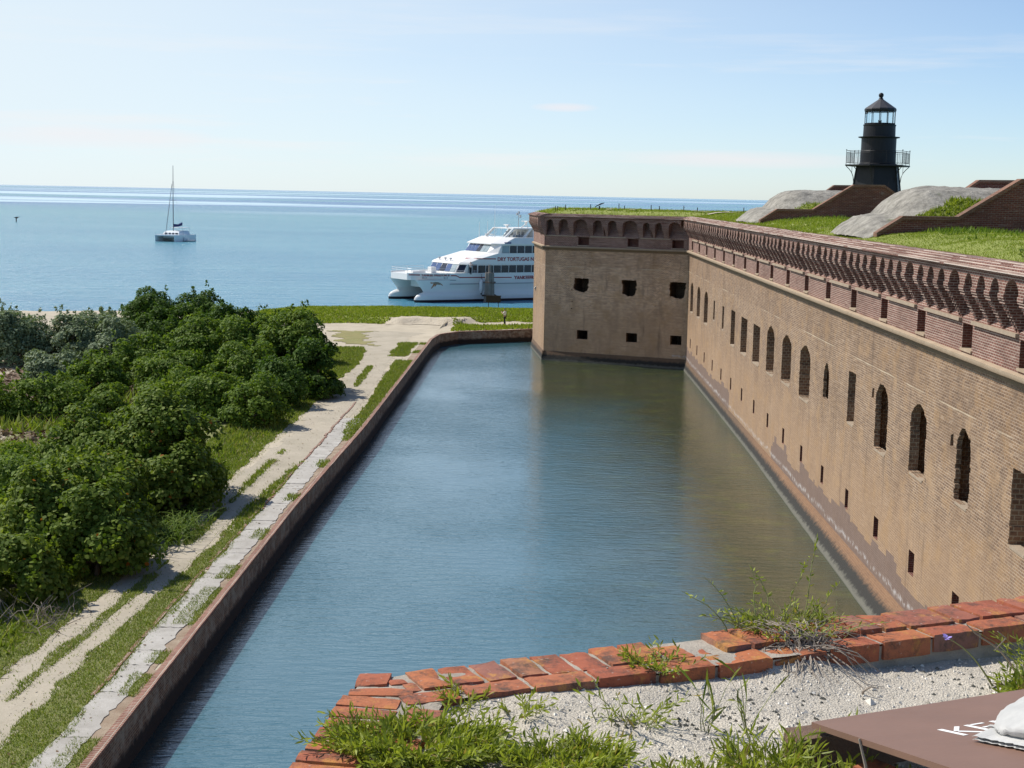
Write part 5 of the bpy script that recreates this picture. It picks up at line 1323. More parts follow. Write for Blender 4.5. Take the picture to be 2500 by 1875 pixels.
def quad_panes(corner_fn, n, gap, mat, parent, name='window', off=.03):
    """n panes on a bilinear patch corner_fn(u,v) -> point, each its own part"""
    for k in range(n):
        u0, u1 = (k+gap)/n, (k+1-gap)/n; q = [Vector(corner_fn(u, v)) for u, v in ((u0,.08),(u1,.08),(u1,.92),(u0,.92))]
        nn = (q[1]-q[0]).cross(q[3]-q[0]).normalized(); b = MB(); b.extrude([tuple(p - nn*.02) for p in q], nn*(.02+off)); b.build(name, mat[k % len(mat)] if isinstance(mat, list) else mat, parent, local=True)

def build_ferry():
    t = empty('ferry', (-19.74, 211.41, 0.), 'large white catamaran ferry with red lettering moored beyond the grassy shore', 'ferry', rz=rad(34.))
    X = lambda name, mb, mat, up=None, **k: mb.build(name, mat, up or t, local=True, **k)
    # hulls
    zs = [-.7,-.05,.34,.36,.7,1.0,1.25,1.42,1.9,2.5,3.15]; stem = [.5,.02,-.06,-.06,.05,.35,.85,1.45,1.15,.62,.10]; half = [.5,1.02,1.10,1.10,1.15,1.16,1.10,1.05,1.10,1.18,1.28]
    for tc in (-3.85, 3.85):
        for nm, za, zb, mat in (('hull', 3, 11, M['ship_white']), ('boot_stripe', 0, 4, M['boot'])):
            b = MB(); nq = 26
            for side in (-1, 1):
                rows = []
                for i in range(za, zb):
                    r = []
                    for q in range(nq+1):
                        d = 33.*(q/nq)**2.2; s = stem[i] + d; w = half[i]*(1-math.exp(-(d/(1.1 if zs[i] < 1.3 else 2.4))**.75)); r.append((s, tc + side*w*(1.003 if nm == 'boot_stripe' else 1), zs[i]))
                    rows.append(r)
                b.loft(rows, closed=False)
            X(nm, b, mat, smooth=True, merge=True)
    # bridge deck, bulwark band
    def plan(s0, off=0.): return [(s0-.42,-2.4),(s0-.1,-3.0),(s0+1.0,-3.6),(s0+3.2,-4.45),(s0+6.2,-4.98-off),(33.,-5.0-off),(33.,5.0+off),(s0+6.2,4.98+off),(s0+3.2,4.45),(s0+1.0,3.6),(s0-.1,3.0),(s0-.42,2.4)]
    b = MB(); b.extrude([(s, y, 3.12) for s, y in plan(0)], (0,0,.86)); X('foredeck', b, M['ship_white'])
    b = MB(); b.box(3.0, 33, -2.7, 2.7, 1.9, 3.12); X('tunnel_roof', b, M['ship_white'])
    pl = plan(0); rim = MB(); rings = []
    for s, y in pl[:6]: rings.append([(s-.02,y-.03,3.96),(s-.02,y-.03,4.12),(s+.10,y+.05,4.12),(s+.10,y+.05,3.96)])
    rim.loft(rings, caps=True); rim2 = [(s, -y) for s, y in pl[:6]]; rings = [[(s-.02,y+.03,3.96),(s-.02,y+.03,4.12),(s+.10,y-.05,4.12),(s+.10,y-.05,3.96)] for s, y in rim2]; rim.loft(rings, caps=True); X('bulwark_cap', rim, M['ship_white'])
    for za, s0, s1 in ((3.13,.8,6.1),(2.58,5.1,32.)):
        b = MB(); n = 24; rings = []
        for k in range(n+1):
            s = lerp(s0, s1, k/n); y = interp(s, [-.42,-.1,1.,3.2,6.2,33], [-2.4,-3.0,-3.6,-4.45,-5.0,-5.02]); y = min(y, -3.85 - interp(s,[0,5,33],[.55,1.17,1.22])) if za < 3 else y
            rings.append([(s,y-.07,za-.06),(s,y-.10,za),(s,y-.07,za+.06),(s,y+.1,za)])
        b.loft(rings, caps=True); X('rubbing_strake', b, M['ship_grey'])
    # lower saloon
    b = MB(); zz = [(4.0, 6.55, 7.6), (5.42, 7.3, 8.2)]
    ring = lambda z, f, c: [(f,-3.75,z),(c,-4.75,z),(31.,-4.8,z),(31.,4.8,z),(c,4.75,z),(f,3.75,z)]
    b.loft([ring(*zz[0]), ring(*zz[1])], caps=True); sal = X('lower_saloon', b, M['ship_white'])
    fr = lambda u, v: (lerp(6.55,7.3,v)-.0, lerp(3.7,-3.7,u), lerp(4.12,5.36,v)); quad_panes(fr, 5, .045, [M['glass_blue'],M['glass_blue'],M['glass_dark'],M['glass_blue'],M['glass_pale']], sal, 'front_window')
    side = lambda u, v: (lerp(lerp(6.62,7.36,v), lerp(7.55,8.15,v), u), lerp(-3.85,-4.72,u), lerp(4.12,5.36,v)); quad_panes(side, 1, .06, M['glass_dark'], sal, 'front_window')
    b = MB(); b.box(8.25,9.72,-4.83,-4.6,4.10,5.35); X('doorway', b, M['deck_grey'], sal); b = MB(); b.box(9.0,9.7,-4.86,-4.7,4.2,5.2); X('door', b, M['glass_dark'], sal)
    s = 9.98
    while s < 29.5:
        b = MB(); b.box(s, s+1.16, -4.84, -4.74, 4.12, 5.18); X('window', b, M['glass_dark'], sal); s += 1.322
    # white upper band with sloping fore part
    b = MB(); prof = [(7.15,5.36),(7.42,5.62),(8.6,6.02),(12.25,6.93),(31.,6.93),(31.,5.36)]
    b.loft([[(s+d, y, z) for s, z in prof] for y, d in ((-4.86,1.1),(-3.9,0.),(3.9,0.),(4.86,1.1))], caps=True); X('upper_band', b, M['ship_white'])
    for k, (s, y) in enumerate(((7.75,2.6),(7.6,.6),(7.55,-1.0))):
        b = MB(); b.tube([(s,y,5.7),(s,y,5.95)], .05, 6); b.box(s-.12,s+.12,y-.14,y+.14,5.93,6.13); X('deck_lamp', b, M['ship_grey'])
    # wheelhouse
    b = MB(); ring = lambda z, f, c: [(f,-3.1,z),(c,-4.55,z),(31.,-4.6,z),(31.,4.6,z),(c,4.55,z),(f,3.1,z)]
    b.loft([ring(6.9,12.35,13.4), ring(8.2,13.35,14.1)], caps=True); whl = X('wheelhouse', b, M['ship_white'])
    fr = lambda u, v: (lerp(12.35,13.35,v), lerp(3.05,-3.05,u), lerp(6.95,8.16,v)); quad_panes(fr, 6, .05, [M['glass_blue'],M['glass_blue'],M['glass_blue'],M['glass_dark'],M['glass_pale'],M['glass_pale']], whl, 'front_window')
    side = lambda u, v: (lerp(lerp(12.5,13.45,v), lerp(13.45,14.1,v), u), lerp(-3.25,-4.5,u), lerp(6.95,8.12,v)); quad_panes(side, 1, .08, M['glass_dark'], whl, 'front_window')
    s = 14.15
    while s < 29.5:
        b = MB(); b.box(s, s+1.14, -4.64, -4.54, 6.94, 7.98); X('window', b, M['glass_pale'] if s < 15 else M['glass_dark'], whl); s += 1.33
    b = MB(); b.loft([[(12.95,-3.4,8.16),(14.3,-4.8,8.16),(31,-4.8,8.16),(31,4.8,8.16),(14.3,4.8,8.16),(12.95,3.4,8.16)],[(12.95,-3.4,8.30),(14.3,-4.8,8.30),(31,-4.8,8.30),(31,4.8,8.30),(14.3,4.8,8.30),(12.95,3.4,8.30)],[(15.2,-2.9,9.22),(16.3,-4.5,9.16),(31,-4.5,9.16),(31,4.5,9.16),(16.3,4.5,9.16),(15.2,2.9,9.22)]], caps=True); X('roof', b, M['ship_white'])
    b = MB(); b.box(14.45,15.5,-4.83,-4.6,8.33,8.52); X('side_panel', b, M['navy'])
    # top cabin: open frame with seats behind glass
    b = MB()
    for y in (-2.75, 2.75):
        b.extrude([(15.6,y-.09,9.2),(16.1,y-.09,9.2),(17.4,y-.09,10.36),(21.,y-.09,10.36),(21.,y-.09,10.52),(17.15,y-.09,10.52)], (0,.18,0)); b.extrude([(18.8,y-.1,9.15),(19.3,y-.1,9.15),(20.4,y-.1,10.4),(19.95,y-.1,10.4)], (0,.2,0))
        for s in (17.6, 18.5): b.tube([(s,y,9.2),(s+.1,y,10.4)], .03, 4)
    b.box(17.1,30,-2.85,2.85,10.40,10.54); b.box(20.6,30,-2.8,2.8,9.1,10.4); top = X('top_cabin', b, M['ship_white'])
    b = MB(); b.add([(15.9,2.6,9.2),(15.9,-2.6,9.2),(17.25,-2.6,10.42),(17.25,2.6,10.42)], [(0,1,2,3)]); X('windscreen', b, M['lens_glass'], top, recalc=False)
    for s, y in ((17.6,-1.6),(18.4,-1.6),(19.1,-1.6),(17.6,.4),(18.4,.4)):
        b = MB(); b.box(s,s+.5,y-.3,y+.3,9.16,9.5); b.box(s+.42,s+.55,y-.3,y+.3,9.5,10.0); X('seat', b, M['ship_grey'], top)
    # radars, aerials, mast
    for s, y, z, r in ((17.8,0.,10.54,.62),(21.0,-.3,11.1,.8)):
        b = MB(); b.lathe([(.22,z-.02),(.16,z+.18),(.24,z+.2),(.24,z+.33)], 10, (s, y)); b.box(s-r*.35,s+r*.35,y-r,y+r,z+.33,z+.47)
        if s > 20: b.tube([(s-.9,y,10.5),(s,y,11.1)], .09, 6); b.tube([(s+.4,y,10.5),(s,y,11.1)], .06, 6)
        X('radar', b, M['ship_white'])
    for s, y, z0, z1 in ((16.9,2.0,9.2,14.0),(14.8,3.,9.0,11.3),(16.2,2.9,9.2,11.4)):
        b = MB(); b.tube([(s,y,z0),(s,y,z0+.5),(s,y,z1)], [.05,.035,.018], 5); X('aerial', b, M['ship_white'])
    b = MB(); b.tube([(20.5,1.,10.5),(20.5,1.,12.9)], .05, 6); b.box(20.4,20.6,.4,1.5,12.35,12.42); b.box(20.4,20.55,.35,.6,12.0,12.35); b.box(20.42,20.6,1.35,1.55,12.42,12.7); b.box(20.4,20.6,.85,1.1,12.6,12.95); X('mast', b, M['ship_grey'])
    for s, y in ((14.9,1.2),(15.1,.2),(14.9,-.6)):
        b = MB(); b.tube([(s,y,9.1),(s,y,9.5)], .03, 5); b.box(s-.1,s+.1,y-.16,y+.16,9.42,9.62); X('deck_lamp', b, M['steel'])
    # rail, windlass locker and flagstaff on the bow
    b = MB(); path = [(s+.1, y*.97) for s, y in pl[:5]]; path = [(p[0], -p[1]) for p in path[::-1]] + path
    for z in (4.45, 4.75): b.tube([(s,y,z) for s, y in path], .022, 4)
    for s, y in path: b.tube([(s,y,4.1),(s,y,4.75)], .022, 4)
    X('bow_rail', b, M['steel'])
    b = MB(); b.box(4.2,5.0,-1.2,-.2,3.98,4.85); b.box(1.5,3.6,-.6,1.6,3.98,4.25); X('deck_locker', b, M['ship_white'])
    b = MB()
    for s0, s1, y in ((6.2,8.2,-4.9),(8.2,9.8,-4.92)):
        for z in (4.3,4.5): b.tube([(s0,y+.1,z),(s1,y,z)], .022, 4)
        for k in range(4): s = lerp(s0,s1,k/3); b.tube([(s,y+.05,3.98),(s,y+.05,4.5)], .02, 4)
    X('side_rail', b, M['steel'])
    # red trim lines
    def side_y(s): return interp(s, [-.42,-.1,1.,3.2,6.2,33], [-2.4,-3.0,-3.6,-4.45,-4.98,-5.0])
    def line(pts, w, name='red_stripe', y0=None):
        b = MB(); n = len(pts); v = []
        for s, z in pts: yy = (side_y(s) if y0 is None else y0) - .012; v += [(s,yy,z-w/2),(s,yy,z+w/2)]
        b.add(v, [(2*i,2*i+2,2*i+3,2*i+1) for i in range(n-1)]); X(name, b, M['ship_red'], recalc=False)
    line([(-.30,3.86),(-.1,3.86),(.5,3.86),(1.0,3.86)], .15); line([(5.35,3.78),(6.05,3.78),(6.25,3.74),(6.75,3.50),(8,3.5),(15.6,3.42)], .15); line([(9.6,6.17),(12.9,6.12)], .15, y0=-4.86)
    b = MB(); b.add([(8.75,-3.0,6.10),(9.75,-4.6,6.12),(9.9,-4.62,6.22),(8.95,-3.0,6.24)], [(0,1,2,3)]); X('red_stripe', b, M['ship_red'], recalc=False)
    R_ = M['ship_red']
    text_mesh('lettering', 'DRY TORTUGAS NATIONAL PARK', 'DRY TORTUGAS NA', 6.85, .54, R_, lambda u, v, d: (13.18+u, -4.87-d, 5.83+v), t, .035)
    text_mesh('lettering', 'YANKEEFREEDOM.COM', 'YANKEEFRE', 3.85, .54, R_, lambda u, v, d: (16.0+u, -5.015-d, 3.10+v), t, .035)
    text_mesh('lettering', 'YANKEE FREEDOM III', 'YANKEE FREEDOM III', 4.0, .30, R_, lambda u, v, d: (1.15+u, side_y(1.15+u)-.015-d, 3.70+v), t, .03)
    for s in (1.6, 4.6):
        b = MB(); y = side_y(s); b.extrude([(s-.3,y-.02,3.36),(s+.3,side_y(s+.3)-.02,3.36),(s+.3,side_y(s+.3)-.02,3.58),(s-.3,y-.02,3.58)], (0,.1,0)); X('hawse_port', b, M['ship_grey']); b = MB(); b.extrude([(s-.2,y-.10,3.41),(s+.2,side_y(s+.2)-.06,3.41),(s+.2,side_y(s+.2)-.06,3.53),(s-.2,y-.10,3.53)], (0,.1,0)); X('hawse_port', b, M['ship_white'])
    # turtle emblem on the bow
    def hull_y(s, z): d = max(.01, s - interp(z, zs, stem)); return -3.85 - interp(z, zs, half)*(1-math.exp(-(d/2.4)**.75)) - .03
    def emblem(pts, mat, name): b = MB(); b.add([(s, hull_y(s, z), z) for s, z in pts], [tuple(range(len(pts)))]); X(name, b, mat, recalc=False)
    emblem([(2.55,2.82),(2.9,2.90),(3.3,2.88),(3.7,2.74),(3.95,2.55),(3.6,2.50),(3.1,2.55),(2.7,2.62)], M['turtle_grey'], 'turtle_emblem')
    emblem([(2.1,2.80),(2.3,2.86),(2.6,2.80),(2.6,2.70),(2.3,2.68)], M['turtle'], 'turtle_emblem'); emblem([(2.65,2.66),(2.95,2.60),(2.75,2.30),(2.45,1.95),(2.35,1.98),(2.55,2.35)], M['turtle'], 'turtle_emblem'); emblem([(2.9,2.58),(3.15,2.56),(3.0,2.3),(2.85,2.22)], M['turtle'], 'turtle_emblem'); emblem([(3.75,2.70),(4.1,2.45),(4.12,2.35),(3.85,2.48)], M['turtle'], 'turtle_emblem')
    return t
ferry = build_ferry()
FM = Matrix.Translation((-19.74, 211.41, 0.)) @ Matrix.Rotation(rad(34.), 4, 'Z')
def fpt(s, y, z): return FM @ Vector((s, y, z))

def build_fender():
    p = fpt(10.15, -5.42, 0); t = empty('fender', (p.x, p.y, 1.2), 'long white boat fender hanging on the side of the ferry beside the piles', 'fender')
    b = MB(); prof = [(.03,1.18),(.12,1.25),(.28,1.5),(.33,1.8),(.33,2.7),(.28,3.0),(.12,3.2),(.03,3.25)]; b.lathe(prof, 14, (p.x, p.y)); b.build('body', M['fender'], t, smooth=True)
    b = MB(); b.lathe([(.02,1.02),(.10,1.05),(.13,1.2),(.08,1.26)], 10, (p.x, p.y)); b.build('end_cap', M['black'], t)
    b = MB(); b.tube([(p.x,p.y,3.2),(p.x,p.y,4.0)], .025, 4); b.build('rope', M['black'], t)
build_fender()
def build_dolphin():
    c = fpt(10.75, -6.6, 0); t = empty('mooring_piles', (c.x, c.y, 0), 'cluster of tall weathered grey piles roped together in front of the ferry', 'mooring piles')
    for dx, dy, lx, ly, h, r in ((-.42,-.25,.10,.06,4.25,.30),(.0,-.45,0.,.10,4.3,.30),(.46,-.25,-.10,.06,4.25,.31),(-.3,.35,.08,-.06,4.2,.28),(.35,.35,-.08,-.06,4.2,.28)):
        b = MB(); b.tube([(c.x+dx*1.25,c.y+dy*1.25,-.8),(c.x+dx+lx*.3,c.y+dy+ly*.3,1.6),(c.x+dx+lx,c.y+dy+ly,h-.1),(c.x+dx+lx,c.y+dy+ly,h)], [r*1.1,r*1.02,r*.95,r*.85], 12); b.build('pile', M['pile'], t)
    b = MB(); b.tube([(c.x+.02,c.y+.05,3.),(c.x+.05,c.y+.05,5.35)], [.24,.21], 10); b.build('pile', M['pile'], t)
    for z, r in ((2.85,.86),(.95,.98)):
        b = MB(); b.tube([(c.x+r*math.cos(a), c.y+r*.85*math.sin(a), z+.06*math.sin(a*2)) for a in np.linspace(0,2*math.pi,20)], .07 if z > 2 else .12, 6); b.build('band', M['dark_wood'] if z < 2 else M['timber'], t)
build_dolphin()
def build_sign():
    x, y = -5.65, 184.; z = land_z(x, y); t = empty('notice_board', (x, y, z), 'dark brown notice board on two posts standing on the shore grass', 'notice board')
    for dx in (-.62, .62): b = MB(); b.tube([(x+dx,y,z-.2),(x+dx,y,z+1.1)], .05, 6); b.build('post', M['dark_wood'], t)
    b = MB(); b.box(x-.92,x+.92,y-.05,y+.05,z+.95,z+1.75); b.box(x-.97,x+.97,y-.07,y+.07,z+1.73,z+1.80); b.build('board', M['dark_wood'], t)
build_sign()

# ------------------------------------------------------------------ sailing catamaran, dinghy, marker
def build_cat():
    t = empty('sailing_catamaran', (-108.0, 424.0, 0), 'white sailing catamaran with one tall bare mast anchored on the open sea', 'sailboat', rz=rad(75.))
    X = lambda name, mb, mat, **k: mb.build(name, mat, t, local=True, **k)
    for y in (-3.05, 3.05):
        b = MB(); rows = []
        for z, st, hw in ((-.4,.4,.3),(.0,.15,.55),(.9,.05,.62),(1.95,.0,.66)):
            rows.append([(st + 12.*(q/14)**1.6, y + sd*hw*min(1.,(1-math.exp(-(12*(q/14)**1.6)/1.2))), z) for sd in (-1,) for q in range(15)] + [(st + 12.*(q/14)**1.6, y + hw*min(1.,(1-math.exp(-(12*(q/14)**1.6)/1.2))), z) for q in range(14,0,-1)])
        b.loft(rows, caps=True); X('hull', b, M['gel_white'])
    b = MB(); b.box(3.4,11.2,-2.6,2.6,.95,1.9); b.box(.4,.65,-2.9,2.9,1.6,1.9); X('bridge_deck', b, M['gel_white'])
    b = MB(); b.add([(.5,-2.6,1.75),(3.5,-2.6,1.75),(3.5,2.6,1.75),(.5,2.6,1.75)], [(0,1,2,3)]); X('trampoline', b, M['ship_grey'], recalc=False)
    b = MB(); b.loft([[(3.6,-2.7,1.88),(3.6,2.7,1.88),(10.,2.8,1.88),(10.,-2.8,1.88)],[(4.0,-2.5,2.5),(4.0,2.5,2.5),(10.,2.6,2.5),(10.,-2.6,2.5)],[(4.9,-2.1,3.0),(4.9,2.1,3.0),(9.8,2.2,3.05),(9.8,-2.2,3.05)]], caps=True); X('cabin', b, M['gel_white'])
    for y0, y1 in ((-1.0,-.35),(.1,.75),(-2.2,-1.4),(1.2,2.0)):
        b = MB(); b.extrude([(3.72,y0,2.12),(3.72,y1,2.12),(3.93,y1,2.48),(3.93,y0,2.48)], (-.05,0,.01)); X('window', b, M['glass_dark'])
    b = MB(); b.box(7.,11.,-2.3,2.3,3.78,3.95); X('hardtop', b, M['gel_white']); b = MB()
    for s in (7.2,10.8):
        for y in (-2.1,2.1): b.tube([(s,y,1.9),(s,y,3.8)], .05, 5)
    X('hardtop_post', b, M['steel'])
    b = MB(); b.tube([(5.2,0,2.9),(5.2,0,12.),(5.3,0,21.8)], [.13,.12,.07], 8); b.tube([(5.2,-1.,11.8),(5.2,1.,11.8)], .04, 5); X('mast', b, M['mast_grey'])
    b = MB(); b.tube([(.6,0,1.9),(4.6,0,16.5)], .07, 5); X('furled_headsail', b, M['mast_grey'])
    for y in (-2.8,2.8): b = MB(); b.tube([(6.2,y,1.9),(5.2,.0+y*.35,11.8),(5.25,0,18.)], .02, 3); X('shroud', b, M['mast_grey'])
    b = MB(); b.loft([[(5.3,-.12,4.1),(5.3,.12,4.1),(5.3,.12,5.0),(5.3,-.12,5.0)],[(8.,-.2,4.2),(8.,.2,4.2),(8.,.16,4.85),(8.,-.16,4.85)],[(10.4,-.14,4.5),(10.4,.14,4.5),(10.4,.1,5.4),(10.4,-.1,5.4)]], caps=True); X('sail_cover', b, M['sail_blue'])
    b = MB(); b.box(9.,10.6,-1.0,.7,.35,.8); X('hanging_dinghy', b, M['orange'])
    t = empty('dinghy', (-101.6, 428., 0), 'small pale dinghy tied behind the sailing catamaran', 'dinghy', rz=rad(20.))
    b = MB(); b.tube([(-1.3,-.5,.25),(.9,-.5,.25),(1.5,0,.3),(.9,.5,.25),(-1.3,.5,.25)], .24, 8); b.box(-1.2,1.,-.45,.45,.1,.2); b.build('tubes', M['ship_grey'], t, local=True); b = MB(); b.box(-1.6,-1.2,-.2,.2,.2,1.2); b.box(-.6,-.1,-.3,.3,.2,.9); b.build('outboard', M['gel_white'], t, local=True)
build_cat()
def build_marker():
    t = empty('channel_marker', (-220.5, 620., 0), 'tiny dark marker post standing alone in the sea near the left edge', 'marker')
    b = MB(); b.tube([(-220.5,620,-.5),(-220.5,620,1.5)], .22, 6); b.build('post', M['dark_wood'], t)
    b = MB(); b.extrude([(-221.6,620,1.75),(-220.4,620,1.25),(-219.9,620,1.55),(-218.9,620,2.1),(-220.2,620,2.0)], (0,.2,0)); b.build('board', M['dark_wood'], t)
build_marker()

# ------------------------------------------------------------------ people
def skin(name, verts, edges, radii, mat, parent, root=0, sub=1):
    me = bpy.data.meshes.new(name); me.from_pydata(verts, edges, []); me.materials.append(mat); o = link(name, me, parent, local=True)
    o.modifiers.new('skin', 'SKIN'); 
    if not me.skin_vertices: me.skin_vertices.new()
    for i, r in enumerate(radii): me.skin_vertices[0].data[i].radius = r if isinstance(r, tuple) else (r, r)
    me.skin_vertices[0].data[root].use_root = True
    s = o.modifiers.new('subdivision', 'SUBSURF'); s.levels = sub; s.render_levels = sub
    return o
def build_person(loc, rz, label, walking, name='person'):
    """faces local +y; right is +x"""
    t = empty(name, loc, label, 'person', rz=rz)
    st = .13 if walking else .03
    V = [(0,0,.95),(0,.0,1.12),(0,-.01,1.32),(0,0,1.45),(0,.03,1.53),(0,.05,1.62),(0,.05,1.71)]; E = [(0,1),(1,2),(2,3),(3,4),(4,5),(5,6)]; Rr = [(.15,.11),(.14,.10),(.165,.11),(.06,.06),(.055,.055),(.088,.10),(.07,.085)]
    for sx in (-1, 1):
        b = len(V); V += [(sx*.10,0,.90),(sx*.11,sx*st*.6+.02,.48),(sx*.11,sx*st-.01,.09),(sx*.115,sx*st+.16,.035)]; E += [(0,b),(b,b+1),(b+1,b+2),(b+2,b+3)]; Rr += [.095,.062,.045,.04]
        b = len(V); V += [(sx*.18,0,1.40),(sx*.25,.10,1.18),(sx*.12,.32,1.34),(sx*.08,.38,1.40)]; E += [(2,b),(b,b+1),(b+1,b+2),(b+2,b+3)]; Rr += [.06,.045,.034,.03]
        h = b+3
        for k in range(5):
            q = len(V); o = (k-2)*.017; V += [(sx*.08+o*.5, .40+.01, 1.42+o), (sx*.05+o*.3, .43, 1.43+o*.9)] if k < 4 else [(sx*.055,.38,1.43),(sx*.045,.40,1.46)]; E += [(h,q),(q,q+1)]; Rr += [.010,.008]
    skin('body', V, E, Rr, M['skin'], t)
    V = [(0,0,.93),(0,0,1.12),(0,-.01,1.32),(0,0,1.43)]; E = [(0,1),(1,2),(2,3)]; Rr = [(.165,.13),(.165,.125),(.185,.13),(.085,.075)]
    for sx in (-1, 1): b = len(V); V += [(sx*.185,0,1.40),(sx*.235,.07,1.24)]; E += [(2,b),(b,b+1)]; Rr += [.078,.065]
    skin('shirt', V, E, Rr, M['shirt'], t)
    V = [(0,0,.97)]; E = []; Rr = [(.165,.125)]
    for sx in (-1, 1): b = len(V); V += [(sx*.10,0,.86),(sx*.11,sx*st*.6+.02,.48),(sx*.11,sx*st-.01,.08)]; E += [(0,b),(b,b+1),(b+1,b+2)]; Rr += [.112,.085,.07]
    skin('trousers', V, E, Rr, M['trousers'], t)
    skin('hair', [(0,.01,1.60),(0,.02,1.70),(0,.05,1.745)], [(0,1),(1,2)], [(.085,.07),(.092,.10),(.06,.08)], M['hair'], t)
    b = MB()
    for sx in (-1,1): b.box(sx*.035-.012,sx*.035+.012,.137,.15,1.632,1.648)
    b.box(-.012,.012,.14,.165,1.595,1.63); b.box(-.025,.025,.138,.147,1.562,1.574); b.build('face', M['hair'], t, local=True)
    for sx in (-1,1):
        b = MB(); b.tube([(sx*.11, sx*st-.09,.03),(sx*.11, sx*st+.05,.045),(sx*.115, sx*st+.19,.03)], [.045,.055,.04], 8); b.build('shoe', M['black'], t, local=True)
    return t
px_, py_ = -3.65, 160.4
build_person((px_, py_, land_z(px_, py_)+.03), rad(62), 'person in a white shirt and black trousers walking along the shore path, hands raised', True)
cam_p = MB(); q = Matrix.Translation((px_, py_, land_z(px_, py_)+.03)) @ Matrix.Rotation(rad(62), 4, 'Z')
cam_p.xf = lambda p: tuple(q @ Vector(p)); cam_p.box(-.06,.06,.40,.45,1.38,1.46); cam_p.tube([(0,.44,1.42),(0,.49,1.42)], .03, 8); tag(cam_p.build('hand_camera', M['black']), 'small dark camera held up by the person on the shore', 'camera')
p = fpt(8.55, -4.95, 3.98); build_person(tuple(p), rad(34+200), 'person in a white shirt standing at the open side door of the ferry', False)
# ------------------------------------------------------------------ shrubs beside the track
KINDS = {'grape': ('grape', .165, .15, 6, 1.35, .62), 'dark': ('darkleaf', .20, .12, 4, 1.25, .60), 'mid': ('midleaf', .19, .12, 4, 1.35, .62), 'silver': ('silver', .21, .10, 4, 1.5, .55)}
def shrub(x, y, rx, ry, zt, kind, label, seed, dens=1.0, name='shrub'):
    r = np.random.default_rng(seed); mat, ln, wd, k, up, cl = KINDS[kind]; z0 = land_z(x, y); h = zt - z0
    t = empty(name, (x, y, z0), label, 'shrub', 'shrubs beside the sandy track')
    # clumps over a dome, denser towards the outside
    area = 2*math.pi*((rx*ry)**1.6/3 + 2*(rx*h)**1.6/3)**(1/1.6); n = int(area*1.2); cs = []
    for i in range(n):
        a = r.uniform(0, 2*math.pi); e = math.asin(min(1, r.uniform(0., 1.0)**1.1)); q = r.uniform(.58, .90) + .12*nz(math.cos(a)*2+seed, math.sin(a)*2, e*2)
        ce = max(.25, math.cos(e)) if e > .2 else math.cos(e)
        cx, cy, cz = x + rx*q*math.cos(a)*ce*.92, y + ry*q*math.sin(a)*ce*.92, z0 + .08*h + (h*.90)*q*math.sin(e) - .15
        cs.append((cx, cy, max(z0+.3, cz), r.uniform(.30, .95)*min(1.2, .55+.16*(rx+ry)/2)))
    cs = np.array(cs); nl = int(area*(215 if kind == 'grape' else 150)*dens)
    w = cs[:,3]**2; idx = r.choice(len(cs), nl, p=w/w.sum()); D = r.normal(size=(nl,3)); D /= np.linalg.norm(D, axis=1)[:,None]
    D[:,2] = np.where(D[:,2] < -.35, -D[:,2], D[:,2]); R_ = cs[idx,3][:,None]*(r.uniform(.35, 1.0, nl)**.45)[:,None]
    P = cs[idx,:3] + D*R_*np.array([1.05,1.05,.85]); ctr = np.array([x, y, z0+h*.35]); O = P - ctr; O /= np.linalg.norm(O, axis=1)[:,None]
    Nn = D*.7 + O*.5 + np.array([0,0,.45*up]) + r.normal(size=(nl,3))*.6; Nn /= np.linalg.norm(Nn, axis=1)[:,None]
    # shoots standing clear of the dome break its outline
    ns = int(area*.55); si = r.choice(len(cs), ns); sd = cs[si,:3] - ctr; sd /= np.linalg.norm(sd, axis=1)[:,None]; sd = sd*.6 + np.array([0,0,.75]) + r.normal(size=(ns,3))*.28; sd[:,2] = abs(sd[:,2])
    base = cs[si,:3] + sd*cs[si,3][:,None]*.7; L = r.uniform(.2, .55, ns); m = 18 if kind == 'grape' else 15
    f = r.uniform(.1, 1., (ns, m)); SP = (base[:,None,:] + sd[:,None,:]*(f*L[:,None])[:,:,None] + r.normal(size=(ns,m,3))*(.12*(1.2-f))[:,:,None]).reshape(-1, 3)
    P = np.concatenate([P, SP]); SN = r.normal(size=SP.shape) + np.array([0,0,.6]); SN /= np.linalg.norm(SN, axis=1)[:,None]; Nn = np.concatenate([Nn, SN])
    keep = P[:,2] > z0 + .02; P, Nn = P[keep], Nn[keep]
    sc = 1.0 if y < 75 else (1.15 if y < 100 else 1.35)
    np_mesh('crown', leaf_verts(P, Nn, ln*sc, wd*sc, k), k, M[mat], t)
    b = MB(); r2 = random.Random(seed); nb = max(5, int(rx*2.2))
    for i in range(nb):
        c = cs[r2.randrange(len(cs))]; p0 = Vector((x + r2.gauss(0,.25*rx*.5), y + r2.gauss(0,.25*ry*.5), z0-.1)); p1 = Vector((c[0], c[1], c[2]))
        m = p0.lerp(p1, .5) + Vector((r2.gauss(0,.15), r2.gauss(0,.15), .25)); b.tube([p0, p0.lerp(m,.5)+Vector((0,0,.1)), m, m.lerp(p1,.6), p1], [.10,.085,.06,.04,.02], 6)
    b.build('branches', M['bark'], t, recalc=False); return t
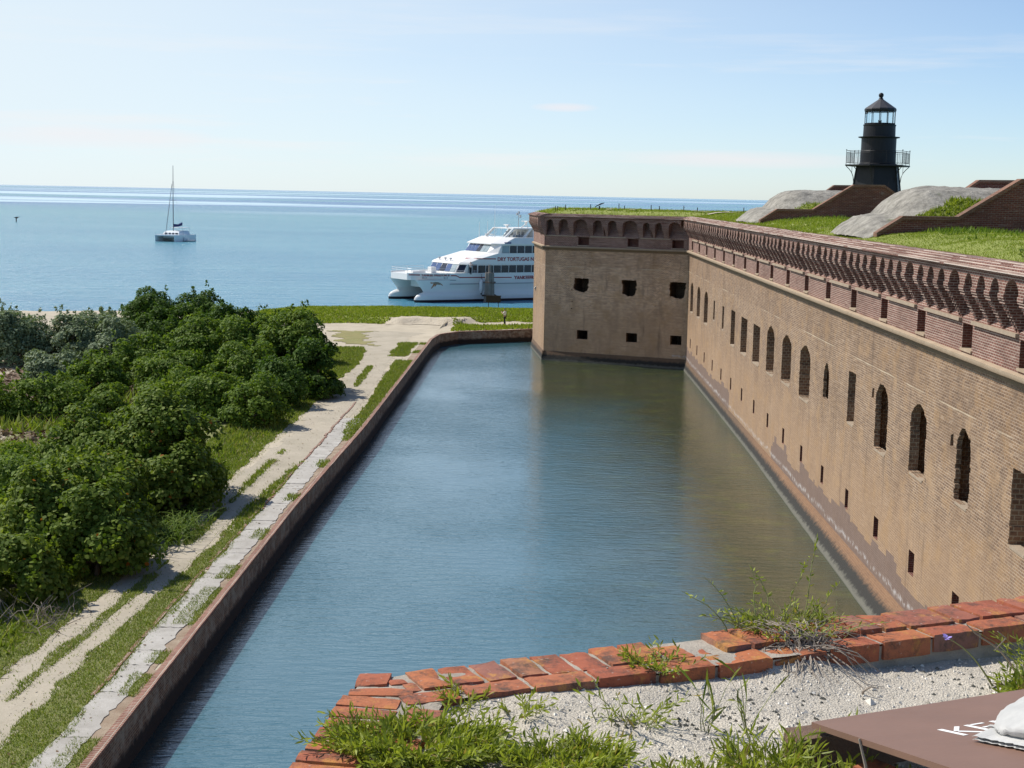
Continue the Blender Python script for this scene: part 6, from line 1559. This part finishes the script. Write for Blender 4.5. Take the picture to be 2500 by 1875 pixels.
BUSHES = [
 (-41.5,115.5,3.8,3.,5.7,'silver','silvery grey-green shrub at the left edge, leftmost of the pale ones'), (-37.2,116,3.2,3.2,5.7,'silver','silvery grey-green shrub, middle one of the pale ones'),
 (-33.7,116,2.8,3.2,5.4,'silver','silvery grey-green shrub touching the dark green mass, rightmost of the pale ones'), (-44.5,121,3.6,3.,5.5,'silver','silvery shrub half hidden behind the leftmost pale shrub'), (-37.,123,4.4,3.,5.2,'silver','silvery shrub low against the beach behind the pale shrubs'),
 (-34.8,106.,2.6,2.4,4.2,'silver','low silvery shrub in front of the pale shrubs, over the brown leaf litter'), (-30.6,100.5,2.6,2.4,4.3,'mid','green shrub between the domed left shrub and the far mass'),
 (-36.2,137.5,3.4,3.8,6.5,'dark','dark green round-topped shrub standing against the sea, left half'), (-31.8,138.,3.2,3.6,6.3,'dark','dark green shrub against the sea, right half of the round top'), (-34.2,134.,3.6,3.,4.6,'dark','dark green lower shrub in front of the round-topped pair'),
 (-17.9,105.,2.7,3.6,7.75,'mid','tallest green shrub, its peak nearest the sandy beach'), (-21.,107.5,3.3,3.8,7.1,'mid','tall green shrub left of the highest peak'), (-24.8,108.5,3.5,3.8,6.5,'mid','broad green shrub in the middle of the far mass'),
 (-28.8,108.,3.0,3.6,5.1,'mid','green shrub at the left end of the far mass beside the pale shrubs'), (-15.4,101.5,2.1,3.2,5.7,'dark','dark green shrub bulging over the grass by the bend of the track'), (-25.5,121.,4.5,3.,6.3,'dark','dark green shrub behind the broad middle one, against the sea'), (-20.,121.,3.4,3.,6.2,'dark','dark green shrub behind the highest peak, beside the shore grass'), (-20.,100.5,3.,3.2,5.5,'mid','green shrub in front of the tall far shrubs'),
 (-25.,101.,3.,3.,4.7,'mid','green low shrub in front of the broad middle shrub'), (-17.,96.,2.2,3.,5.0,'dark','dark green shrub throwing shadow on the sandy track'), (-23.2,95.,2.4,2.6,4.1,'mid','small green shrub between the mass and the left dome'),
 (-17.1,88.,2.3,2.6,4.6,'mid','fresh green shrub at the front right of the mass beside the track'), (-20.2,90.,2.6,2.6,4.7,'mid','fresh green shrub just left of the front right one'), (-30.2,89.5,3.0,2.6,4.5,'mid','domed green shrub standing apart at the left below the pale shrubs'), (-33.4,88.,2.4,2.4,3.6,'mid','low green shrub at the left edge beside the domed one'), (-26.9,90,1.8,2.,3.7,'mid','low right shoulder of the domed left shrub'),
 (-17.2,66.5,3.2,3.8,6.6,'grape','largest round-leaved sea grape in the middle of the left side'), (-20.8,67.5,2.9,3.4,5.7,'grape','round-leaved sea grape left of the largest one'), (-15.7,63.8,1.8,2.6,4.6,'grape','round-leaved sea grape bulging towards the grassy verge'), (-19.,61.8,2.6,2.4,5.0,'grape','round-leaved sea grape before the largest one'), (-23.8,66.,2.4,2.8,3.9,'mid','olive green shrub at the left edge behind the sea grapes'),
 (-15.9,53.,2.0,2.6,5.1,'grape','round-leaved sea grape nearest the sandy track, with one orange leaf'), (-18.3,53.8,2.3,2.6,5.5,'grape','round-leaved sea grape at the lower left edge'), (-17.8,57.8,2.3,2.2,5.1,'grape','round-leaved sea grape between the large one and the lower left ones'), (-20.6,58.5,2.4,2.4,4.6,'mid','olive shrub at the left edge between the sea grapes'),
 (-17.6,49.2,1.7,2.0,3.9,'grape','lowest round-leaved shrub in the bottom left, over dry twigs'), (-19.2,47.,1.8,2.,3.7,'mid','dark shrub cut off by the left edge above the grass verge')]
for i, (x, y, rx, ry, zt, kd, lab) in enumerate(BUSHES): shrub(x, y, rx, ry, zt, kd, lab, 100+i)
# low weeds under the shrubs, strap-leaved lily, dry twigs
def build_lily():
    x, y = -14.7, 59.2; z = land_z(x, y); t = empty('strap_leaf_plant', (x, y, z), 'clump of long arching strap leaves between sea grape and track', 'plant'); V = []
    r = random.Random(4)
    for i in range(330):
        a = r.uniform(0, 6.283); L = r.uniform(.9, 1.7); bx, by = x + r.gauss(0,.35), y + r.gauss(0,1.5); d = Vector((math.cos(a), math.sin(a), 0)); s = Vector((-d.y, d.x, 0))*.035; pr = None; bz = land_z(bx, by)
        for k in range(5):
            f = k/4; p = Vector((bx,by,bz)) + d*L*.75*f**1.4 + Vector((0,0,L*(1.05*f - .75*f*f))); w = s*(1-f*.85)
            if pr is not None: V.append([pr[0]-pr[1], pr[0]+pr[1], p+w, p-w])
            pr = (p, w)
    np_mesh('leaves', np.array([[tuple(q) for q in f] for f in V]), 4, M['strap'], t)
build_lily()
def build_twigs():
    x, y = -16.3, 46.6; z = land_z(x, y); t = empty('dry_brush', (x, y, z), 'pale bare dry brushwood lying under the bottom left shrubs', 'brushwood'); b = MB(); r = random.Random(8)
    for i in range(60):
        px, py = x + r.gauss(0,.7), y + r.gauss(0,.9); a = r.uniform(0,6.28); L = r.uniform(.5,1.3); p = [Vector((px,py,land_z(px,py)))]
        for k in range(1,5): f = k/4; p.append(Vector((px+math.cos(a)*L*f+r.gauss(0,.05), py+math.sin(a)*L*f+r.gauss(0,.05), p[0].z + .8*f*L*r.uniform(.4,1.))))
        b.tube(p, [.018,.015,.012,.009,.006], 4)
    b.build('twigs', M['twig'], t, recalc=False)
build_twigs()
def under(x, y):
    return max(1.6 - abs(x - interp(y, [26,60,100,120], [-17.4,-17.0,-17.0,-17.4])), 0) - .55 + .9*nz(x, y, 5., .6) if 27 < y < 120 else -1
pts = scatter(-20, -14.8, 28, 118, 46, under)
o = np_mesh('undergrowth', blade_verts(pts, .24, .12, 1.3, .6), 3, M['grass']); tag(o, kind='stuff')
pts = scatter(-36, -20, 70, 100, 14, lambda x, y: nz(x, y, 3., .25)); o = np_mesh('undergrowth', blade_verts(pts, .5, .22, 1.3, .6), 3, M['grass']); tag(o, kind='stuff')
